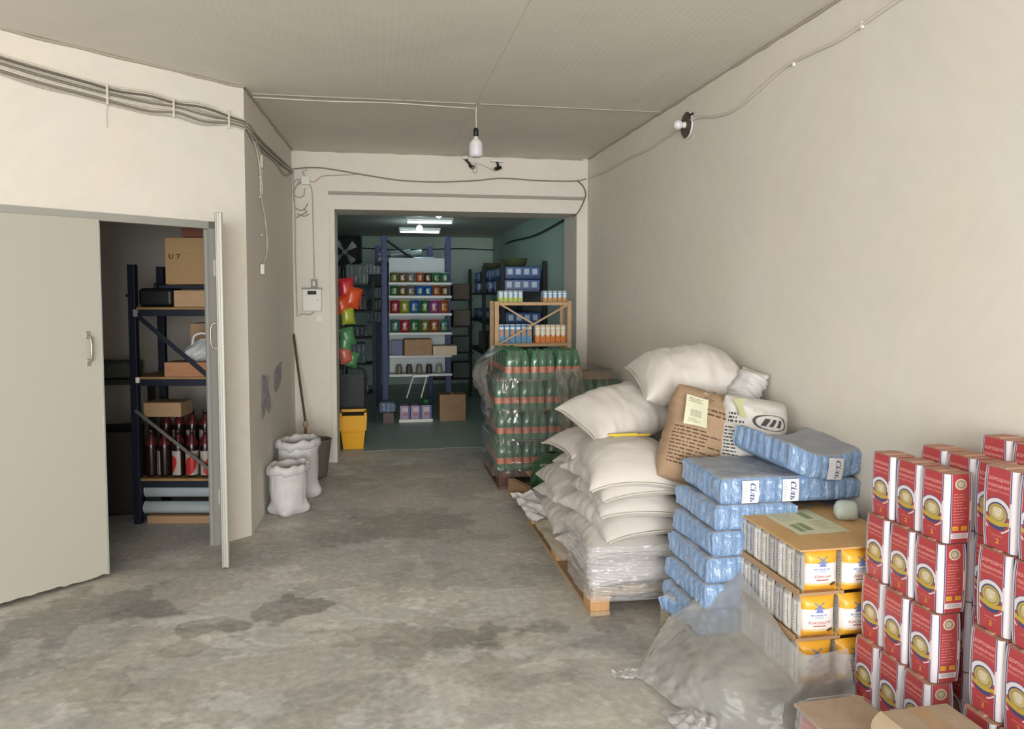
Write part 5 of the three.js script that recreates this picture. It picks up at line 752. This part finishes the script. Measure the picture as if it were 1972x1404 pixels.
  const ds = thing('dark_shelf', 'dark metal shelf full of grey goods at the left of the shop', 'shelf', [-0.30, 0, -9.7]); for (const [x, z] of [[-0.35, -0.2], [0.26, -0.2], [-0.35, 0.2], [0.26, 0.2]]) part(ds, 'post', rbox(0.035, 1.75, 0.035, 0.003, x, 0.875, z), dk); for (const y of [0.35, 0.72, 1.05, 1.38, 1.70]) part(ds, 'shelf_board', rbox(0.62, 0.02, 0.42, 0.003, -0.045, y, 0), dk);
  const gcol = [0x5d6870, 0x3f4a4c, 0x6d3030, 0x54606a, 0x6a6a62, 0x394048, 0x76808a, 0x4a3836, 0x2f3b3a, 0x5c6a66]; const gnm = ['slate', 'dark teal', 'dark red', 'steel blue', 'khaki', 'charcoal', 'light grey', 'maroon', 'green black', 'grey green'];
  const gr = rng(91); let gi = 0; for (const y of [0.36, 0.73, 1.06, 1.39, 1.71]) for (const x of [-0.22, 0.07]) { const k = gi++; single('goods_bag', bundleGeo(0.2 + gr() * 0.06, 0.14 + gr() * 0.12, 0.26, 10 + k), phy(gcol[k], 0.4), `${gnm[k]} bag of goods on the dark metal shelf`, 'bag', [-0.33 + x, y, -9.66], gr() * 0.3, 'bags on the dark shelf'); }
  // things piled behind the uprights
  for (let i = 0; i < 5; i++) single('piled_bundle', bundleGeo(0.24, 0.16, 0.3, 30 + i), phy([0x6b7a80, 0x59656a, 0x7b8890, 0x4a5358, 0x8a949a][i], 0.35), ['slate', 'dim grey', 'silver', 'iron', 'pale'][i] + ' wrapped bundle piled beside the navy upright', 'bundle', [-0.02 + (i % 2) * 0.06, 1.2 + i * 0.165, -10.6], i * 0.3, 'wrapped bundles by the upright');
  for (let i = 0; i < 7; i++) single('shelf_roll', cyl(0.05, 0.05, 0.28, 14).rotateZ(PI / 2 + (i - 3) * 0.06), phy([0x8c999c, 0x77848a, 0x566066, 0x9aa6aa, 0x6a7478, 0x808a8c, 0x70797c][i], 0.3), 'wrapped roll behind the display top', 'roll', [0.17 + (i % 4) * 0.16, 2.06 + (i > 3 ? 0.09 : 0), -10.6 + (i % 2) * 0.1], 0, 'rolls on the rear rack');
  single('rack_deck', rbox(0.85, 0.03, 0.6, 0.004), dk, 'dark rear rack deck above the display', 'shelf', [0.4, 2.0, -10.6]);

  // fan on the back wall
  const fan = thing('wall_fan', 'white bladed fan in dark square frame on the shop back wall', 'fan', [-0.50, 2.28, -12.6]); part(fan, 'frame', merge([rbox(0.5, 0.04, 0.12, 0.006, 0, 0.25, 0), rbox(0.5, 0.04, 0.12, 0.006, 0, -0.25, 0), rbox(0.04, 0.5, 0.12, 0.006, -0.25, 0, 0), rbox(0.04, 0.5, 0.12, 0.006, 0.25, 0, 0), rbox(0.5, 0.5, 0.01, 0.003, 0, 0, -0.06)]), dk); for (let i = 0; i < 4; i++) part(fan, 'blade', sheet((u, v) => { const a = lerp(-0.28, 0.28, u), r = lerp(0.04, 0.21, v); return [Math.cos(a) * r, Math.sin(a) * r, a * 0.15]; }, 8, 6), new THREE.MeshStandardMaterial({ color: 0xdfe2e0, roughness: 0.5, side: THREE.DoubleSide }), [0, 0, 0.01], [0, 0, 0.7 + i * PI / 2]); part(fan, 'hub', cyl(0.04, 0.04, 0.06, 16).rotateX(PI / 2), mGreyPl); part(fan, 'support_post', rbox(0.04, 2.05, 0.04, 0.004, 0, -1.265, -0.04), dk);

  // rack along the right wall
  const rr = thing('side_rack', 'long metal rack with blue goods along the right shop wall', 'rack', [1.76, 0, -10.6]); for (const x of [-0.26, 0.26]) for (const z of [-1.6, 0, 1.6]) part(rr, 'post', rbox(0.05, 2.0, 0.05, 0.004, x, 1.0, z), dk); for (const y of [0.3, 0.75, 1.2, 1.6]) part(rr, 'shelf_board', rbox(0.56, 0.03, 3.2, 0.004, 0, y, 0), dk);
  const packT = canvasTex(128, 96, (g, w, h) => { g.fillStyle = '#3f63a0'; g.fillRect(0, 0, w, h); g.fillStyle = '#c7d4e6'; for (let i = 0; i < 4; i++) g.fillRect(8 + i * 30, 16, 18, 44); g.fillStyle = '#24406f'; g.fillRect(0, 70, w, 26); }); const mBluePk = phy(0xffffff, 0.35, { map: packT });
  let bi = 0; for (const z of [-9.15, -9.55, -9.95, -10.5, -11.1, -11.7]) for (const [y, n] of [[1.618, 2], [1.218, 1]]) for (let k = 0; k < n; k++) { single('blue_pack', rbox(0.44, 0.155, 0.34, 0.012, 0, 0.078, 0), bi % 5 === 3 ? phy(0x39444c, 0.5) : mBluePk, bi % 5 === 3 ? 'dark pack among the blue ones on the wall rack' : 'blue and white wrapped pack on the wall rack', 'pack', [1.75, y + k * 0.158, z], (bi % 3 - 1) * 0.05, bi % 5 === 3 ? 'dark packs on the wall rack' : 'blue packs on the wall rack'); bi++; }
  const grey = [0x4a524e, 0x59625e, 0x3c4444, 0x6b6f66]; for (let i = 0; i < 8; i++) single('dim_box', rbox(0.42, 0.26, 0.34, 0.01, 0, 0.13, 0), std(grey[i % 4], 0.7), ['dark grey', 'mid grey', 'charcoal', 'khaki grey'][i % 4] + ' box on the lower boards of the wall rack', 'box', [1.75, i < 4 ? 0.768 : 0.318, -9.2 - (i % 4) * 0.7], 0, ['dark grey', 'mid grey', 'charcoal', 'khaki grey'][i % 4] + ' boxes on the wall rack');
  single('olive_basket', lathe([[0, 0], [0.13, 0], [0.17, 0.11], [0.165, 0.11], [0.12, 0.012], [0, 0.012]], 20), std(0x4f5a35, 0.8), 'olive round basket on top of the wall rack', 'basket', [1.72, 1.936, -9.4]);
  single('olive_basket', lathe([[0, 0], [0.13, 0], [0.17, 0.11], [0.165, 0.11], [0.12, 0.012], [0, 0.012]], 20), std(0x5c5a3a, 0.8), 'khaki round basket further along the wall rack', 'basket', [1.7, 1.936, -10.9]);
  // stand of dim goods between display and wall rack
  const md = thing('goods_stand', 'dim stand of mixed goods between display and wall rack', 'stand', [1.12, 0, -11.6]); for (const x of [-0.3, 0.3]) part(md, 'post', rbox(0.04, 1.6, 0.04, 0.004, x, 0.8, 0), dk); for (const y of [0.3, 0.7, 1.1, 1.5]) part(md, 'shelf_board', rbox(0.66, 0.02, 0.4, 0.003, 0, y, 0), dk);
  for (let i = 0; i < 8; i++) single('stand_box', rbox(0.26, 0.24, 0.3, 0.012, 0, 0.12, 0), std([0x5a4038, 0x46504c, 0x6a3f3a, 0x4c5a58, 0x394244, 0x6a6258, 0x3f4d58, 0x55463c][i], 0.6), ['brown', 'moss', 'brick', 'sea grey', 'slate', 'sand', 'steel', 'umber'][i] + ' box on the dim goods stand', 'box', [0.98 + (i % 2) * 0.29, 0.312 + Math.floor(i / 2) * 0.4, -11.58], (i % 3 - 1) * 0.06, 'boxes on the goods stand');
  single('shop_cable', tube([[2.03, 2.42, -7.85], [2.03, 2.36, -9.5], [2.03, 2.40, -11.5], [2.03, 2.38, -13.3], [1.5, 2.40, -13.36], [0.5, 2.37, -13.37], [-0.6, 2.40, -13.37], [-1.7, 2.38, -13.37]], 0.011, 6, 120), dk, 'thick dark cable running along the shop walls', 'cable');
}

scene.traverse((o) => { if (o.isMesh) { o.castShadow = true; o.receiveShadow = true; } });
renderer.render(scene, camera);
